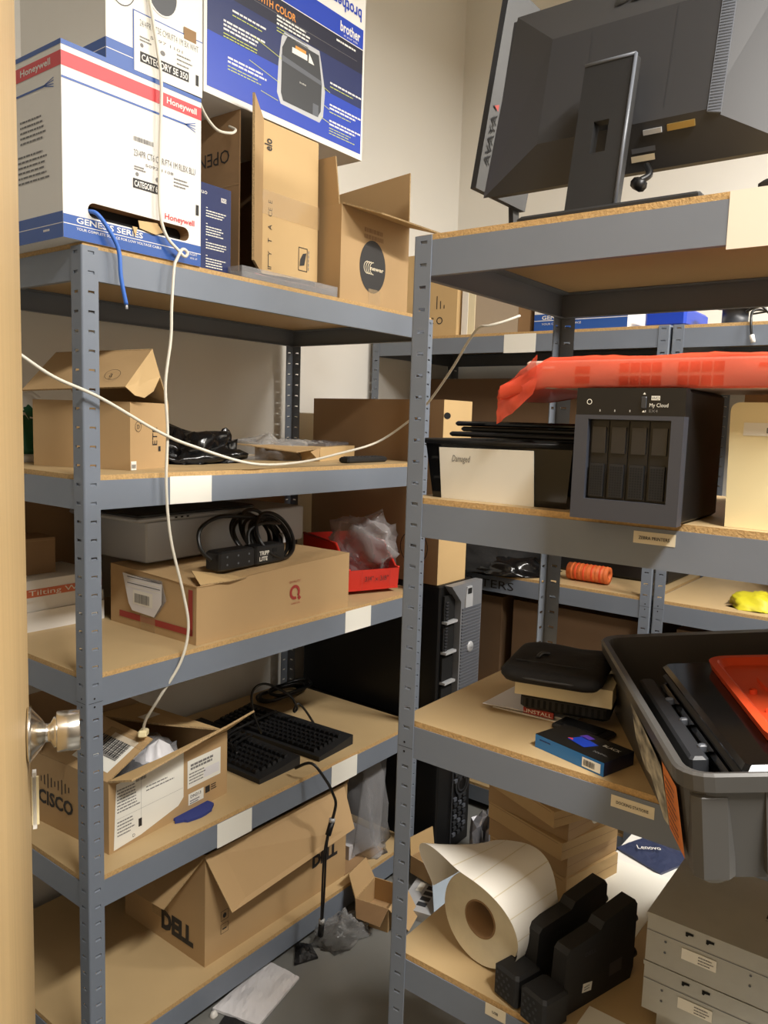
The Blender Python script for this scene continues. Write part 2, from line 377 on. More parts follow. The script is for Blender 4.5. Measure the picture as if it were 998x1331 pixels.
uL, bL = unit('grey steel shelving unit along the left wall holding the cable boxes', 0, 0, 1.22, .612, LL, 1.832)
uR, bR = unit('grey steel shelving unit at right with the monitor on its top shelf', .273, -1.818, .602, 1.22, RL, 1.832)
uK, bK = unit('far shelving unit nearest the corner, white paper on its top beam', 1.712, -.583, .612, 1.22, [1.837, .938, .48, .09], 1.846)
uM, bM = unit('right-hand shelving unit against the far wall, beside its twin', 1.712, -1.81, .612, 1.22, [1.834, .938, .48, .09], 1.846)
# papers and stickers on the beams (sub-parts of the beam)
def on_front(beam, x0, x1, z0, z1, m, txt=None, sk=0., name='paper_label'):       # -Y beams, unit at world origin offset
    mb = MB(); F = Fr((0, .0018, 0), X, Z)
    mb.panel([F.p(x0, z0, .0), F.p(x1, z0 + sk, 0), F.p(x1, z1 + sk, 0), F.p(x0, z1, 0)], .0006, m)
    if txt: mb.text(F, txt, (x0 + x1) / 2, (z0 + z1) / 2 - .0025, .005, ink, w=None if len(txt) < 5 else abs(x1 - x0) * .74, align='c', bold=.01)
    o = mb.build(name, None, origin=Vector((0, 0, 0))); o.parent = beam; return o
on_front(bL[1, 'f'], .211, .329, -.060, .002, paper, sk=-.001)
on_front(bL[2, 'f'], .828, .947, -.060, .004, paper)
on_front(bL[3, 'f'], .354, .470, -.064, .000, paper)
on_front(bL[3, 'f'], .784, .901, -.062, .004, paper)
def on_left(beam, y_top, y0, y1, z0, z1, m, txt=None, th=.006, sk=0.):               # -X beams: local x runs from y_top towards -Y
    return on_front(beam, y_top - y0, y_top - y1, z0, z1, m, txt, sk)
tR = -1.818 + 1.22
on_left(bR[0, 'l'], tR, -1.121, -1.30, -.067, .010, mat('warm_paper', (240, 228, 210), .7))
on_left(bR[1, 'l'], tR, -1.021, -1.083, -.024, -.006, tagm, 'ZEBRA PRINTERS')
on_left(bR[2, 'l'], tR, -1.014, -1.082, -.026, -.007, tagm, 'DOCKING STATIONS')
on_left(bR[3, 'l'], tR, -.812, -.853, -.020, .002, tagm, 'USB')
on_left(bK[0, 'l'], -.583 + 1.22, .021, -.108, -.064, .003, paper)
mb = MB(); mb.text(Fr((0, .0018, 0), X, Z), 'PRINTERS', .637 - .21, -.045, .032, ink, w=.28, off=.0004)
o = mb.build('marker_writing', None, origin=Vector((0, 0, 0))); o.parent = bK[1, 'l']

# ---------------------------------------------------------------- cartons
def carton_body(mb, lx, ly, h, m, t=.004, open_top=False, inner=None):
    if not open_top: mb.box(0, 0, 0, lx, ly, h, m); return mb
    inner = inner or kraft_in
    mb.box(0, 0, 0, lx, ly, t, m)
    for a in ((0, 0, lx, t), (0, ly - t, lx, ly), (0, t, t, ly - t), (lx - t, t, lx, ly - t)): mb.box(a[0], a[1], t, a[2], a[3], h, m, top=corr)
    mb.box(t, t, t, lx - t, ly - t, t + .001, inner)
    return mb
# ===== left unit, top shelf
z0 = LT[0]
t = thing('cable_box', 'large white blue-banded cable carton with a blue cable coming out of its slot', 'box', (-.036, .001, z0))
w, d, h = .328, .40, .356
mb = MB(); F = FY(0)
F0 = Fr((0, 0, 0), X, Z)
# body with a real hand slot cut in the front
sx0, sx1, sz0, sz1 = .052, .296, .047, .076
mb.add([(0, 0, 0), (w, 0, 0), (w, d, 0), (0, d, 0), (0, 0, h), (w, 0, h), (w, d, h), (0, d, h)], [(0, 3, 2, 1), (1, 2, 6, 5), (2, 3, 7, 6), (3, 0, 4, 7), (4, 5, 6, 7)], white)
n = 8; sl = []
for i in range(n + 1): a = PI / 2 + PI * i / n; sl.append((sx0 + .0145 + .0145 * math.cos(a), (sz0 + sz1) / 2 + .0145 * math.sin(a)))
for i in range(n + 1): a = -PI / 2 + PI * i / n; sl.append((sx1 - .0145 + .0145 * math.cos(a), (sz0 + sz1) / 2 + .0145 * math.sin(a)))
k = len(sl); vs = [F.p(a, b) for a, b in sl] + [F.p(0, h), F.p(0, 0), F.p(w, 0), F.p(w, h)]
mb.add(vs, [(k, k + 1) + tuple(range(n, -1, -1)), (k + 1, k + 2, n + 1, n), (k + 2, k + 3) + tuple(range(2 * n + 1, n, -1)), (k + 3, k, 0, 2 * n + 1)], white)
vs = [F.p(a, b) for a, b in sl] + [F.p(a, b, -.03) for a, b in sl]
mb.add(vs, [(i, (i + 1) % k, k + (i + 1) % k, k + i) for i in range(k)], kraft_d); mb.add([F.p(a, b, -.03) for a, b in sl], [tuple(range(k))], dvoid)
# blue foot band (front, around the slot it stays below), side band
mb.rect(F, 0, 0, w, .044, blue, .0005); mb.rect(F, 0, .026, w, .0275, white)
FL = FX(0, d); mb.rect(FL, 0, 0, d, .048, blue, .0005); mb.rect(FL, 0, .026, d, .0275, white)
for G, ww in ((F, w), (FL, d)):
    mb.rect(G, 0, h - .009, ww, h, blue, .0005); mb.rect(G, 0, h - .046, ww, h - .020, red, .0005)
mb.rect(F, 0, h - .068, .285, h - .064, blue, .0006)
for a in (-.006, -.002, .003, .007): mb.add([F.p(.284, h - .067, .0007), F.p(.284, h - .065, .0007), F.p(.312, h - .0655 + a * 1.4, .0007), F.p(.312, h - .067 + a * 1.4, .0007)], [(0, 3, 2, 1)], blue)
mb.rect(FL, 0, h - .074, d - .060, h - .070, blue, .0006)
for a in (-.006, -.002, .003, .007): mb.add([FL.p(d - .062, h - .073, .0007), FL.p(d - .062, h - .071, .0007), FL.p(d - .025, h - .0715 + a * 1.3, .0007), FL.p(d - .025, h - .073 + a * 1.3, .0007)], [(0, 3, 2, 1)], blue)
mb.text(F, 'Honeywell', .315, h - .038, .0125, white, w=.078, bold=.02, align='r'); mb.text(FL, 'Honeywell', d - .035, h - .038, .0125, white, w=.11, bold=.02, align='r')
mb.text(F, 'Honeywell', .310, .083, .012, red, w=.078, bold=.015, align='r')
mb.text(F, 'GENESIS SERIES', .027, .031, .011, white, w=.150, bold=.02); mb.text(F, 'YOUR COMPLETE SOURCE FOR LOW VOLTAGE CABLE', .027, .018, .005, white, w=.196, bold=.01)
mb.text(F, 'RIGHT', .298, .020, .005, white, w=.02); mb.text(F, 'SIDE UP', .298, .012, .004, white, w=.02)
mb.barcode(F, .156, h - .136, .048, .009, ink_g, 3)
mb.text(F, '23/4PR CT6 CMR/FT4 1M RLBX BLU', .156, h - .165, .0135, ink_g, w=.156)
mb.text(F, '5092 1108', .184, h - .180, .006, ink_g, w=.07); mb.lines(F, .157, h - .187, .03, 2, .005, .003, ink_g, 4); mb.lines(F, .255, h - .187, .04, 3, .007, .003, ink_g, 5)
mb.disc(F, .164, h - .2, .004, .004, ink_g); mb.disc(F, .215, h - .199, .006, .005, ink_g)
mb.rect(F, .154, h - .228, .216, h - .209, ink, .0008); mb.text(F, 'CATEGORY 6', .157, h - .2245, .012, white, w=.056, off=.0012, bold=.02)
mb.rect(F, .314, .108, .322, .130, ink, .0008)
mb.lines(FL, .25, h - .125, .10, 5, .010, .0035, ink_g, 7); mb.lines(FL, .24, h - .190, .12, 6, .010, .0035, ink_g, 8); mb.lines(FL, .33, .016, .03, 1, .01, .004, white, 8)
mb.build('box_body', t)
mb = MB(); mb.panel([F.p(.168, .066, -.002), F.p(.168, .050, .003), F.p(.205, .044, .006), F.p(.225, .052, .004), F.p(.215, .070, -.002)], .001, kraft_l)
mb.panel([F.p(.150, .050, .004), F.p(.156, .030, .006), F.p(.162, .050, .004)], .001, kraft_l); mb.build('torn_slot_edge', t)
# upper, smaller cable box
z1 = z0 + h + .0004
t = thing('cable_box', 'smaller white cable carton with oval opening, stacked on the large blue-banded one', 'box', (.060, .003, z1), rad(-1))
w, d, h = .232, .33, .30
mb = MB(); mb.box(0, 0, 0, w, d, h, white); F = FY(0); FL = FX(0, d)
mb.rect(F, 0, 0, w, .040, blue, .0005); mb.rect(F, 0, .020, w, .0215, white); mb.rect(FL, 0, 0, d, .040, blue, .0005); mb.rect(FL, 0, .020, d, .0215, white)
mb.rect(F, .060, -.0, w, .114, blue, .0010); mb.rect(F, .0625, .0, w, .1115, paper, .0014)
mb.text(F, '24/4PR CT5E CMR/FT4 1M BX WHT', .075, .088, .013, ink_g, w=.146, off=.0018); mb.text(F, '5097 1101', .10, .072, .006, ink_g, w=.08, off=.0018)
mb.rect(F, .076, .020, .196, .040, ink, .0017); mb.text(F, 'CATEGORY 5E 350', .079, .0235, .013, white, w=.114, off=.0021, bold=.02)
mb.lines(F, .075, .066, .03, 2, .006, .003, ink_g, 4, off=.0018); mb.lines(F, .165, .064, .04, 3, .009, .003, ink_g, 5, off=.0018); mb.disc(F, .080, .052, .004, .004, ink_g, .0018); mb.disc(F, .13, .055, .006, .005, ink_g, .0018)
mb.rect(F, .214, .02, .222, .042, ink, .0018); mb.rect(F, .183, .104, .215, .128, kraft_d, .0019)
mb.ring(F, .035, .155, .033, .0016, ink, ry=.045); mb.ring(F, .03, .130, .014, .0012, ink, a0=20, a1=200)
mb.build('box_body', t)
mb = MB(); mb.disc(F, .130, .170, .036, .042, dgrey, .0009); mb.ring(F, .130, .170, .038, .003, white, .0012, ry=.044); mb.build('opening', t)
# blue WD box
t = thing('retail_box', 'small dark blue retail drive box beside the white cable carton', 'box', (.312, .062, z0))
w, d, h = .121, .18, .205
mb = MB(); mb.box(0, 0, 0, w, d, h, navy); F = FY(0)
mb.text(F, 'Duo', .018, .180, .011, white, w=.03); mb.rect(F, .090, .172, .106, .182, white); mb.text(F, 'WD', .0905, .1735, .007, navy, w=.015, off=.0012)
for k in range(4): mb.rect(F, .045, .150 - k * .036, .050, .152 - k * .036, white); mb.lines(F, .045, .143 - k * .036, .062, 3 + k % 2, .006, .0025, ink_g if 0 else paper, 20 + k)
mb.build('box_body', t)
# printer carton
t = thing('printer_carton', 'big glossy blue printer carton, topmost on the left unit', 'box', (.380, .100, 2.262))
w, d, h = .583, .44, .46
mb = MB(); mb.box(0, 0, 0, w, d, h, white); F = FY(0)
mb.rect(F, .009, .016, w - .008, .355, navy, .0004); mb.rect(F, .009, .016, w - .008, .14, royal, .0005)
mb.poly(F, [(.009, .14), (w - .008, .14), (w - .008, .175), (.009, .155)], blue, .0005) if False else None
mb.poly(F, [(.009, .235), (w - .008, .235), (w - .008, .300), (.009, .300)], dnavy, .0005)
mb.rect(F, .009, .302, w - .008, .355, royal, .0006); mb.rect(F, .009, .300, w - .008, .302, paper, .0007)
mb.text(F, 'brother', .475, .318, .026, white, w=.086, bold=.025); mb.text(F, 'at your side', .49, .308, .006, white, w=.06)
mb.text(F, 'brother', .565, .405, .034, royal, w=.12, rot=180, bold=.02); mb.text(F, 'PRINT WITH COLOR', .10, .268, .018, orange_p, w=.20, bold=.02)
mb.rect(F, .10, .262, .55, .263, ink_g)
mb.lines(F, .46, .285, .10, 1, .01, .005, white, 40)
# printed picture of the machine
mb.poly(F, [(.236, .076), (.250, .052), (.398, .050), (.412, .070), (.418, .135), (.400, .205), (.392, .232), (.262, .232), (.250, .215), (.240, .150)], silverp, .0008)
mb.poly(F, [(.250, .080), (.258, .062), (.390, .062), (.402, .080), (.404, .150), (.390, .220), (.270, .222), (.252, .190)], dgrey, .0011)
mb.poly(F, [(.250, .172), (.402, .158), (.402, .147), (.250, .158)], mgrey, .0013); mb.rect(F, .288, .190, .345, .204, paper, .0014); mb.rect(F, .300, .204, .34, .212, orange_p, .0013)
mb.poly(F, [(.350, .188), (.372, .188), (.352, .212)], paper, .0014); mb.text(F, 'brother', .318, .125, .005, paper, w=.025, off=.0015); mb.rect(F, .37, .062, .392, .092, mgrey, .0014)
for (x, y, n, yn) in ((.085, .208, 1, 1), (.058, .176, 3, 2), (.072, .098, 2, 2), (.232, .268 - .012, 3, 2), (.438, .165, 1, 1), (.438, .108, 2, 1), (.438, .066, 2, 3)):
    mb.lines(F, x, y, .135, n, .009, .0045, white, int(x * 900)); mb.lines(F, x, y - n * .009, .12, yn, .007, .0022, yellow, int(y * 900))
for (x0, y0, x1, y1) in ((.15, .178, .25, .160), (.14, .118, .245, .100), (.41, .146, .438, .140), (.415, .10, .438, .095), (.40, .066, .438, .060), (.18, .06, .24, .055)):
    mb.add([F.p(x0, y0, .0012), F.p(x1, y1, .0012), F.p(x1, y1 + .0016, .0012), F.p(x0, y0 + .0016, .0012)], [(0, 1, 2, 3)], yellow)
mb.build('box_body', t)
# elo carton standing under it
t = thing('open_carton', 'upright kraft carton with its flap turned out, carrying the blue printer carton', 'box', (.500, .105, z0))
w, d = .288, .40; h = 2.2615 - z0
mb = MB(); tt = .004
mb.box(0, 0, 0, w, d, tt, kraft); mb.box(0, tt, tt, tt, d, h, kraft_d); mb.box(w - tt, tt, tt, w, d, h, kraft_d); mb.box(0, d - tt, tt, w, d, h, kraft_d)
FL = FX(0, d); mb.text(FL, 'OPEN THIS SIDE', .36, .335, .034, ink, w=.34, rot=180)
mb.rect(FL, 0, .245, d, .247, kraft_in)
mb.build('carton_body', t)
mb = MB(); mb.panel([(.072, -.006, .040), (.282, -.006, .050), (.276, -.006, h - .004), (.072, -.006, h - .004)], .005, kraft_l, corr); F = FY(-.0062)
mb.text(F, 'elo', .100, h - .075, .026, ink, w=.030, rot=90, bold=.02)
for k, s in enumerate(['II', 'Y', 'T', 'A', 'CE', 'E']): mb.text(F, s, .104, .055 + k * .033, .014, ink, rot=90, bold=.0)
mb.rect(F, .092, .060, .094, .09, ink)
mb.ring(F, .220, .100, .0001, .0, ink) if False else None
for (a, b, c, e) in ((.205, .070, .240, .072), (.205, .130, .240, .132), (.205, .070, .207, .132), (.238, .070, .240, .132)): mb.rect(F, a, b, c, e, ink)
mb.poly(F, [(.210, .082), (.228, .086), (.236, .120), (.222, .116), (.212, .100)], ink); mb.lines(F, .243, .075, .004, 5, -.011, .008, ink_g, 3)
mb.rect(F, .07, .19, .283, .25, tape, .0012); mb.build('front_flap', t)
mb = MB(); mb.panel([(-.004, -.058, .055), (.072, -.006, .040), (.072, -.006, h - .004), (-.006, -.056, h + .024)], .006, kraft, corr); mb.build('side_flap', t)
# clear sheets under it
t = thing('plastic_tray', 'low clear plastic tray lying in front of the upright kraft carton', 'tray', (.425, .012, z0))
mb = MB(); mb.box(0, 0, 0, .345, .080, .003, clear2)
for a in ((0, 0, .345, .002), (0, .078, .345, .080), (0, 0, .002, .08), (.343, 0, .345, .08)): mb.box(a[0], a[1], .003, a[2], a[3], .028, clear2)
mb.box(.002, .004, .014, .343, .076, .016, clear2); mb.build('tray', t)
mb = MB(); mb.tube([(.06, .02, .02), (.15, .03, .019), (.25, .02, .018), (.31, .03, .016)], .002, mat('pink_strap', (205, 130, 120), .5)); mb.build('strap', t)
# Newer box
t = thing('open_carton', 'open kraft carton with a black oval logo, right end of the left top shelf', 'box', (.802, .032, z0))
w, d, h = .316, .30, .258
mb = MB(); carton_body(mb, w, d, h, kraft, open_top=True); F = FY(0)
mb.disc(F, .142, .112, .060, .074, ink, .0008, 30)
for k in range(4): mb.ring(F, .118 + k * .009, .108, .018, .0022, tagm, .0013, 90, 270)
mb.text(F, 'newer', .130, .103, .012, tagm, w=.062, off=.0014, bold=.02)
mb.rect(F, .125, 0, .18, .05, tape, .0010); mb.text(F, 'NEWER', .07, .200, .022, dred, w=.1, bold=0.) if False else mb.lines(F, .10, .205, .10, 2, .018, .012, kraft_d, 9)
mb.build('carton_body', t)
mb = MB(); mb.panel([(0, 0, h), (w, 0, h), (w + .012, -.132, h - .038), (.05, -.100, h - .030)], .004, kraft_l, corr); mb.build('flap', t)
mb = MB(); mb.panel([(0, d, h), (w, d, h), (w, d - .11, h + .02), (.0, d - .11, h + .02)], .004, kraft_in, corr); mb.build('flap', t)
mb = MB(); mb.panel([(0, d, h), (0, .01, h), (-.008, .02, h + .125), (.0, d - .02, h + .13)], .004, kraft, corr); mb.build('flap', t)
mb = MB(); mb.panel([(w, .0, h), (w, d, h), (w + .010, d - .004, h + .140), (w + .006, .006, h + .162)], .004, kraft, corr); mb.build('flap', t)

# ===== left unit, second shelf
z0 = LT[1]
t = thing('mailer_box', 'kraft mailer box with its lid half raised behind the front post', 'box', (.172, .093, z0), rad(20.6))
lx, ly, h = .155, .262, .153
mb = MB(); carton_body(mb, lx, ly, h, kraft, open_top=True); FL = FX(0, ly); F = FY(0)
mb.ring(F, .030, .098, .012, .0012, ink, n=20); mb.text(F, 'D', .026, .093, .010, ink)
mb.rect(F, .002, .0, .022, .020, paper); mb.barcode(F, .004, .004, .016, .009, ink_g, 2)
mb.text(F, 'ETE', .105, .055, .02, ink, rot=90); mb.rect(F, .110, .040, .12, .052, ink)
mb.build('box_body', t)
mb = MB()
mb.panel([(-.034, ly, h + .020), (-.034, -.012, h + .032), (.060, -.018, h + .122), (.050, ly * .9, h + .112)], .004, kraft, corr)
LFm = Fr((-.030, -.012, h + .020), Vector((0, -1, 0)) * -1, (.66, 0, .75))
mb.panel([(.060, -.018, h + .122), (lx, 0, h + .002), (lx, ly, h + .002), (.050, ly * .9, h + .112)], .004, kraft, corr)
mb.panel([(.060, -.018, h + .122), (-.034, -.012, h + .032), (-.010, -.020, h + .014), (.020, -.024, h + .010), (.055, -.024, h + .026), (.085, -.022, h + .060)], .003, kraft_l, corr)
mb.build('lid', t)
mb = MB(); FLid = Fr((-.0352, .0, h + .0310), (0, -1, 0), Vector((.66, 0, .75)))
mb.ring(FLid, -.035, .035, .020, .001, ink, .0018, ry=.016); mb.text(FLid, 'a', -.042, .028, .016, ink, off=.0018); mb.build('lid_logo', t)
t = thing('carrier_bag', 'white carrier bag with green print behind the kraft mailer box', 'bag', (.135, .50, z0))
mb = MB(); mb.blob((0, 0, 0), .17, .12, .16, 3, .22, white, 4, 26); mb.build('bag_body', t)
green = mat('green_print', (24, 92, 62), .5)
mb = MB(); mb.blob((0, -.004, .02), .175, .118, .125, 3, .22, green, 4, 26); mb.build('green_print', t)
mb = MB().blob((.50, .33, z0), .33, .26, .078, 7, .38, bagblack, 5, 44); mb.v = [v + Vector((0, 0, 0)) for v in mb.v]
mb.blob((.632, .30, z0), .06, .05, .085, 9, .4, bagblack, 5, 20)
mb.build('bin_bag', label='crumpled black plastic bag lying beside the kraft mailer box', cat='bag')
t = thing('flat_carton', 'flat kraft carton lying under the grey antistatic bags on the second shelf', 'box', (.905, .185, z0), rad(20))
mb = MB(); mb.box(0, 0, 0, .31, .22, .042, kraft_l); mb.build('box_body', t)
mb = MB(); mb.panel([(.0, -.002, .042), (-.002, .21, .043), (-.10, .235, .048), (-.085, .04, .030)], .003, kraft, corr); mb.panel([(0, 0, .042), (-.05, .01, .030), (-.01, 0, .004)], .002, kraft, corr); mb.build('flap', t)
MB().sheet((1.075, .37, z0 + .0428), .26, .17, 5, .014, antistat, .004, rad(24)).build('antistatic_bag', label='grey antistatic bag lying flat on the low kraft carton', cat='bag')
MB().blob((.86, .36, z0), .25, .24, .072, 12, .3, clear, 5, 30).build('poly_bag', label='clear crumpled plastic bag left of the grey antistatic bag', cat='bag')
t = thing('remote_control', 'slim black remote lying at the right end of the second shelf', 'remote', (.905, .070, z0), rad(3))
mb = MB(); mb.bbox(0, 0, 0, .205, .040, .018, blackm, .005); mb.build('remote_body', t)
mb = MB()
for i in range(9):
    for j in range(3): mb.box(.015 + i * .019, .006 + j * .010, .018, .026 + i * .019, .012 + j * .010, .0195, dgrey)
mb.build('buttons', t)

# ===== left unit, third shelf
z0 = LT[2]
t = thing('dented_carton', 'long kraft carton with red stripes and a red Q logo on the third shelf', 'box', (.300, .020, z0), rad(.3))
lx, ly = .563, .345
mb = MB(); hl, hr = .142, .160
vs = [(0, 0, 0), (lx, 0, 0), (lx, ly, 0), (0, ly, 0), (.003, .002, hl), (lx, 0, hr), (lx, ly, hr), (0, ly, hl + .012)]
mb.add(vs, [(0, 3, 2, 1), (0, 1, 5, 4), (1, 2, 6, 5), (2, 3, 7, 6), (3, 0, 4, 7)], kraft)
nn = 16; tv = []; tf = []
for i in range(nn + 1):
    for j in range(nn + 1):
        a, b = i / nn, j / nn; zz = (hl * (1 - a) + hr * a) * (1 - b) + ((hl + .012) * (1 - a) + hr * a) * b
        dz = -.014 * math.exp(-((a - .12) / .1) ** 2 - ((b - .05) / .25) ** 2) + .004 * noise.noise(Vector((a * 5, b * 5, 2)))
        if j in (0, nn) or i in (0, nn): dz *= .35
        tv.append((a * lx, b * ly, zz + dz))
for i in range(nn):
    for j in range(nn): q = i * (nn + 1) + j; tf.append((q, q + nn + 1, q + nn + 2, q + 1))
mb.add(tv, tf, kraft)
F = FY(0); FL = FX(0, ly)
mb.rect(FL, ly - .028, .012, ly - .012, hl - .012, dred, .0012) if False else None
mb.rect(FL, .04, .020, ly - .012, .036, dred, .0012); mb.rect(FL, ly - .028, .020, ly - .012, hl - .01, dred, .0012)
mb.ring(F, .335, .078, .020, .008, dred, .0012, -40, 290); mb.poly(F, [(.345, .062), (.352, .054), (.360, .060), (.352, .068)], dred, .0012)
mb.text(F, 'QUALITY', .312, .105, .006, dred, w=.045); mb.text(F, 'CARTON', .322, .045, .005, dred, w=.034)
mb.build('carton_body', t)
mb = MB(); mb.panel([(.02, .010, hl + .001), (.10, -.010, hl + .004), (.16, .0, hl + .003), (.13, .06, hl + .006), (.05, .08, hl + .022)], .003, kraft_l, corr); mb.build('torn_flap', t)
mb = MB(); mb.panel([(-.002, ly - .055, .135), (-.003, ly - .10, .050), (-.003, ly - .19, .040), (-.003, ly - .235, .090), (-.002, ly - .215, .137)], .001, clear2)
mb.sheet((.0, 0, 0), .01, .01, 1, .001, paper) if False else None
FLs = FX(-.005, ly); mb.poly(FLs, [(.06, .138), (.085, .062), (.10, .045), (.19, .042), (.22, .080), (.222, .130)], poly_w, .0); mb.rect(FLs, .105, .064, .185, .100, paper, .0006); mb.barcode(FLs, .112, .068, .06, .024, ink_g, 6, .0012)
for k in range(4): mb.rect(FLs, .08, .106 + k * .008, .215, .108 + k * .008, mgrey if k % 2 else paper, .0005)
mb.build('packing_slip', t)
mb = MB(); mb.rect(FX(-.0006, ly), .13, .0, .19, .045, tape, .0013); mb.build('tape', t)
# grey case with laptop
t = thing('silver_case', 'flat silver-grey metal case lying on the long kraft carton', 'case', (.335, .262, z0 + .1605), rad(3))
mb = MB(); mb.bbox(0, 0, 0, .62, .29, .108, silverp, .004); mb.build('case_body', t)
t = thing('laptop', 'closed silver laptop lying on the flat silver-grey case', 'laptop', (.300, .250, z0 + .2693), rad(3))
mb = MB(); mb.bbox(0, 0, 0, .42, .29, .012, silverp, .004); mb.build('base', t)
mb = MB(); mb.bbox(0, 0, .0125, .42, .29, .021, black, .003); mb.build('screen_lid', t)
mb = MB();
for k in range(3): mb.box(.12 + k * .02, -.001, .004, .128 + k * .02, .001, .008, dvoid)
mb.build('port', t)
# small + white boxes
for k, (zz, hh, dx, lab) in enumerate([(0, .050, 0, 'bottom white flat box of the stack of three on the third shelf'), (.0503, .026, .004, 'thin middle white flat box of the stack of three'), (.0766, .052, -.003, 'white flat box with an orange stripe and Tilting print, topmost of three')]):
    t = thing('flat_box', lab, 'box', (.05 + dx, .400 + dx, z0 + zz), rad(-1 + k), group='white flat boxes on the third shelf')
    mb = MB(); mb.box(0, 0, 0, .248, .19, hh, white)
    if k == 2:
        F = FY(0); mb.rect(F, 0, .010, .248, .030, mat('orange_stripe', (206, 110, 74), .5)); mb.text(F, 'Tilting Wall', .045, .0145, .013, paper, w=.16, off=.0012)
        FL = FX(0, .19); mb.rect(FL, 0, .010, .19, .030, MATS['orange_stripe'])
    mb.build('box_body', t)
t = thing('small_carton', 'small plain brown carton on top of the white flat boxes', 'box', (.075, .47, z0 + .1292), rad(-4)); mb = MB(); mb.box(0, 0, 0, .125, .10, .092, kraft_d); mb.rect(FY(0), 0, .085, .125, .0865, kraft_in); mb.build('box_body', t)
t = thing('tall_carton', 'tall brown carton at the back of the third shelf behind the white flat boxes', 'box', (-.0 + .045, .592, z0)); mb = MB(); mb.box(0, 0, 0, .30, .016, .34, kraft_d); mb.build('box_body', t)
t = thing('brown_carton', 'brown carton behind the silver case at the right back of the third shelf', 'box', (.88, .475, z0)); mb = MB(); mb.box(0, .08, 0, .25, .115, .305, kraft_d); mb.build('box_body', t)
# PDU and coil
zq = z0 + .160
t = thing('power_strip', 'black power outlet strip with a coiled black lead on the long kraft carton', 'power strip', (.405, .060, zq - .003), rad(2))
mb = MB(); mb.bbox(0, 0, 0, .125, .055, .050, black, .005); mb.bbox(.127, 0, 0, .24, .055, .050, black, .005); F = FY(0)
for a in range(3):
    for b in range(2): mb.disc(F, .025 + a * .038, .016 + b * .020, .003, .003, mgrey, .0009, 10)
FR = Fr((.127, 0, 0), X, Z)
mb.text(FR, 'TRIPP', .012, .026, .011, paper, w=.036, bold=.02); mb.text(FR, 'LITE', .012, .011, .011, paper, w=.03, bold=.02)
for k in range(2): mb.box(.19, -.0012, .012 + k * .018, .205, .0005, .022 + k * .018, dvoid)
mb.build('housing', t)
mb = MB(); rr = random.Random(5)
for k in range(9):
    c = Vector((.255 + rr.uniform(-.012, .012), .055 + k * .013, .060 + rr.uniform(-.008, .008))); R1 = .085 + rr.uniform(-.012, .012); R2 = .052 + rr.uniform(-.004, .006); ta = rr.uniform(-.2, .2)
    mb.tube([c + Vector((R1 * math.cos(a) * 1.05, R1 * .55 * math.sin(a + .6) + ta * .05 * math.cos(a), R2 * math.sin(a))) for a in [2 * PI * i / 12 for i in range(12)]], .0052, cable_k, 8, 5, True)
mb.tube([(-.01, .02, .03), (-.035, .03, .06), (-.02, .05, .105), (.06, .07, .128), (.16, .08, .12), (.25, .09, .11)], .0052, cable_k, 8, 6)
mb.tube([(.13, .03, .05), (.15, .05, .085), (.21, .06, .10), (.30, .08, .09)], .0052, cable_k, 8, 6)
mb.build('power_lead', t)
mb = MB(); mb.bbox(.352, .115, .022, .368, .150, .052, silverp, .003); mb.build('plug', t)
# red bin
t = thing('storage_bin', 'red stackable plastic parts bin with a plastic bag in it', 'bin', (.975, .125, z0), rad(-23))
w, d, h, tt = .180, .34, .150, .003
mb = MB(); fh = .068
mb.box(.02, .03, .0, w - .02, d - .02, .012, redp); mb.box(0, .0, .012, w, d, .015, redp)
for x in (0, w - tt):
    side = [(x, -.015, .080), (x, .0, .012), (x, d, .012), (x, d, h), (x, .085, h), (x, .0, fh + .006)]
    mb.panel([(x + tt,) + p[1:] for p in side], tt, redp)
    mb.tube([(x + tt / 2, -.016, fh + .012), (x + tt / 2, .006, fh + .012), (x + tt / 2, .085, h), (x + tt / 2, d, h)], .0045, redp, 6, 0)
mb.box(0, d - tt, .015, w, d, h, redp); mb.panel([(0, -.010, .012), (w, -.010, .012), (w, -.018, fh + .010), (0, -.018, fh + .010)][::1], .004, redp)
mb.box(0, -.012, .012, w, .002, .016, redp)
FB = Fr((0, -.0185, .012), X, Z); mb.text(FB, '3/4" x 3/8"', .055, .030, .016, ink, w=.085, off=.0012)
mb.rect(FB, .045, .004, .046, .062, dred); mb.rect(FB, .145, .004, .146, .062, dred)
mb.build('bin_body', t)
MB().blob((1.13, .185, z0 + .135), .17, .23, .20, 21, .26, film('bin_poly_bag', (190, 186, 186), .30, .2), 5, 36, rz=.3, flat=False).build('poly_bag', label='crumpled clear plastic bag inside the red parts bin', cat='bag')

# ===== left unit, fourth shelf
z0 = LT[3]
t = thing('open_carton', 'open kraft carton with shipping labels and a CISCO print, fourth shelf', 'box', (.092, .066, z0), rad(4.5))
lx, ly, h = .375, .352, .172
mb = MB(); carton_body(mb, lx, ly, h, kraft, open_top=True, inner=kraft_d); F = FY(0); FL = FX(0, ly)
for i, hh in enumerate((.014, .024, .036, .024, .014, .024, .036, .024, .014)): mb.rect(FL, .098 + i * .0135, .112 - hh / 2, .1015 + i * .0135, .112 + hh / 2, ink)
mb.text(FL, 'CISCO', .088, .052, .034, ink, w=.135, bold=.03)
mb.poly(F, [(.012, .004), (.090, .010), (.205, .034), (.222, .050), (.222, .168), (.020, .160)], paper, .0010)
mb.lines(F, .022, .142, .07, 8, .0075, .003, ink_g, 31, .0014); mb.lines(F, .105, .120, .09, 2, .009, .003, ink_g, 32, .0014); mb.rect(F, .09, .03, .0905, .15, ink_g, .0014); mb.rect(F, .02, .075, .22, .0755, ink_g, .0014)
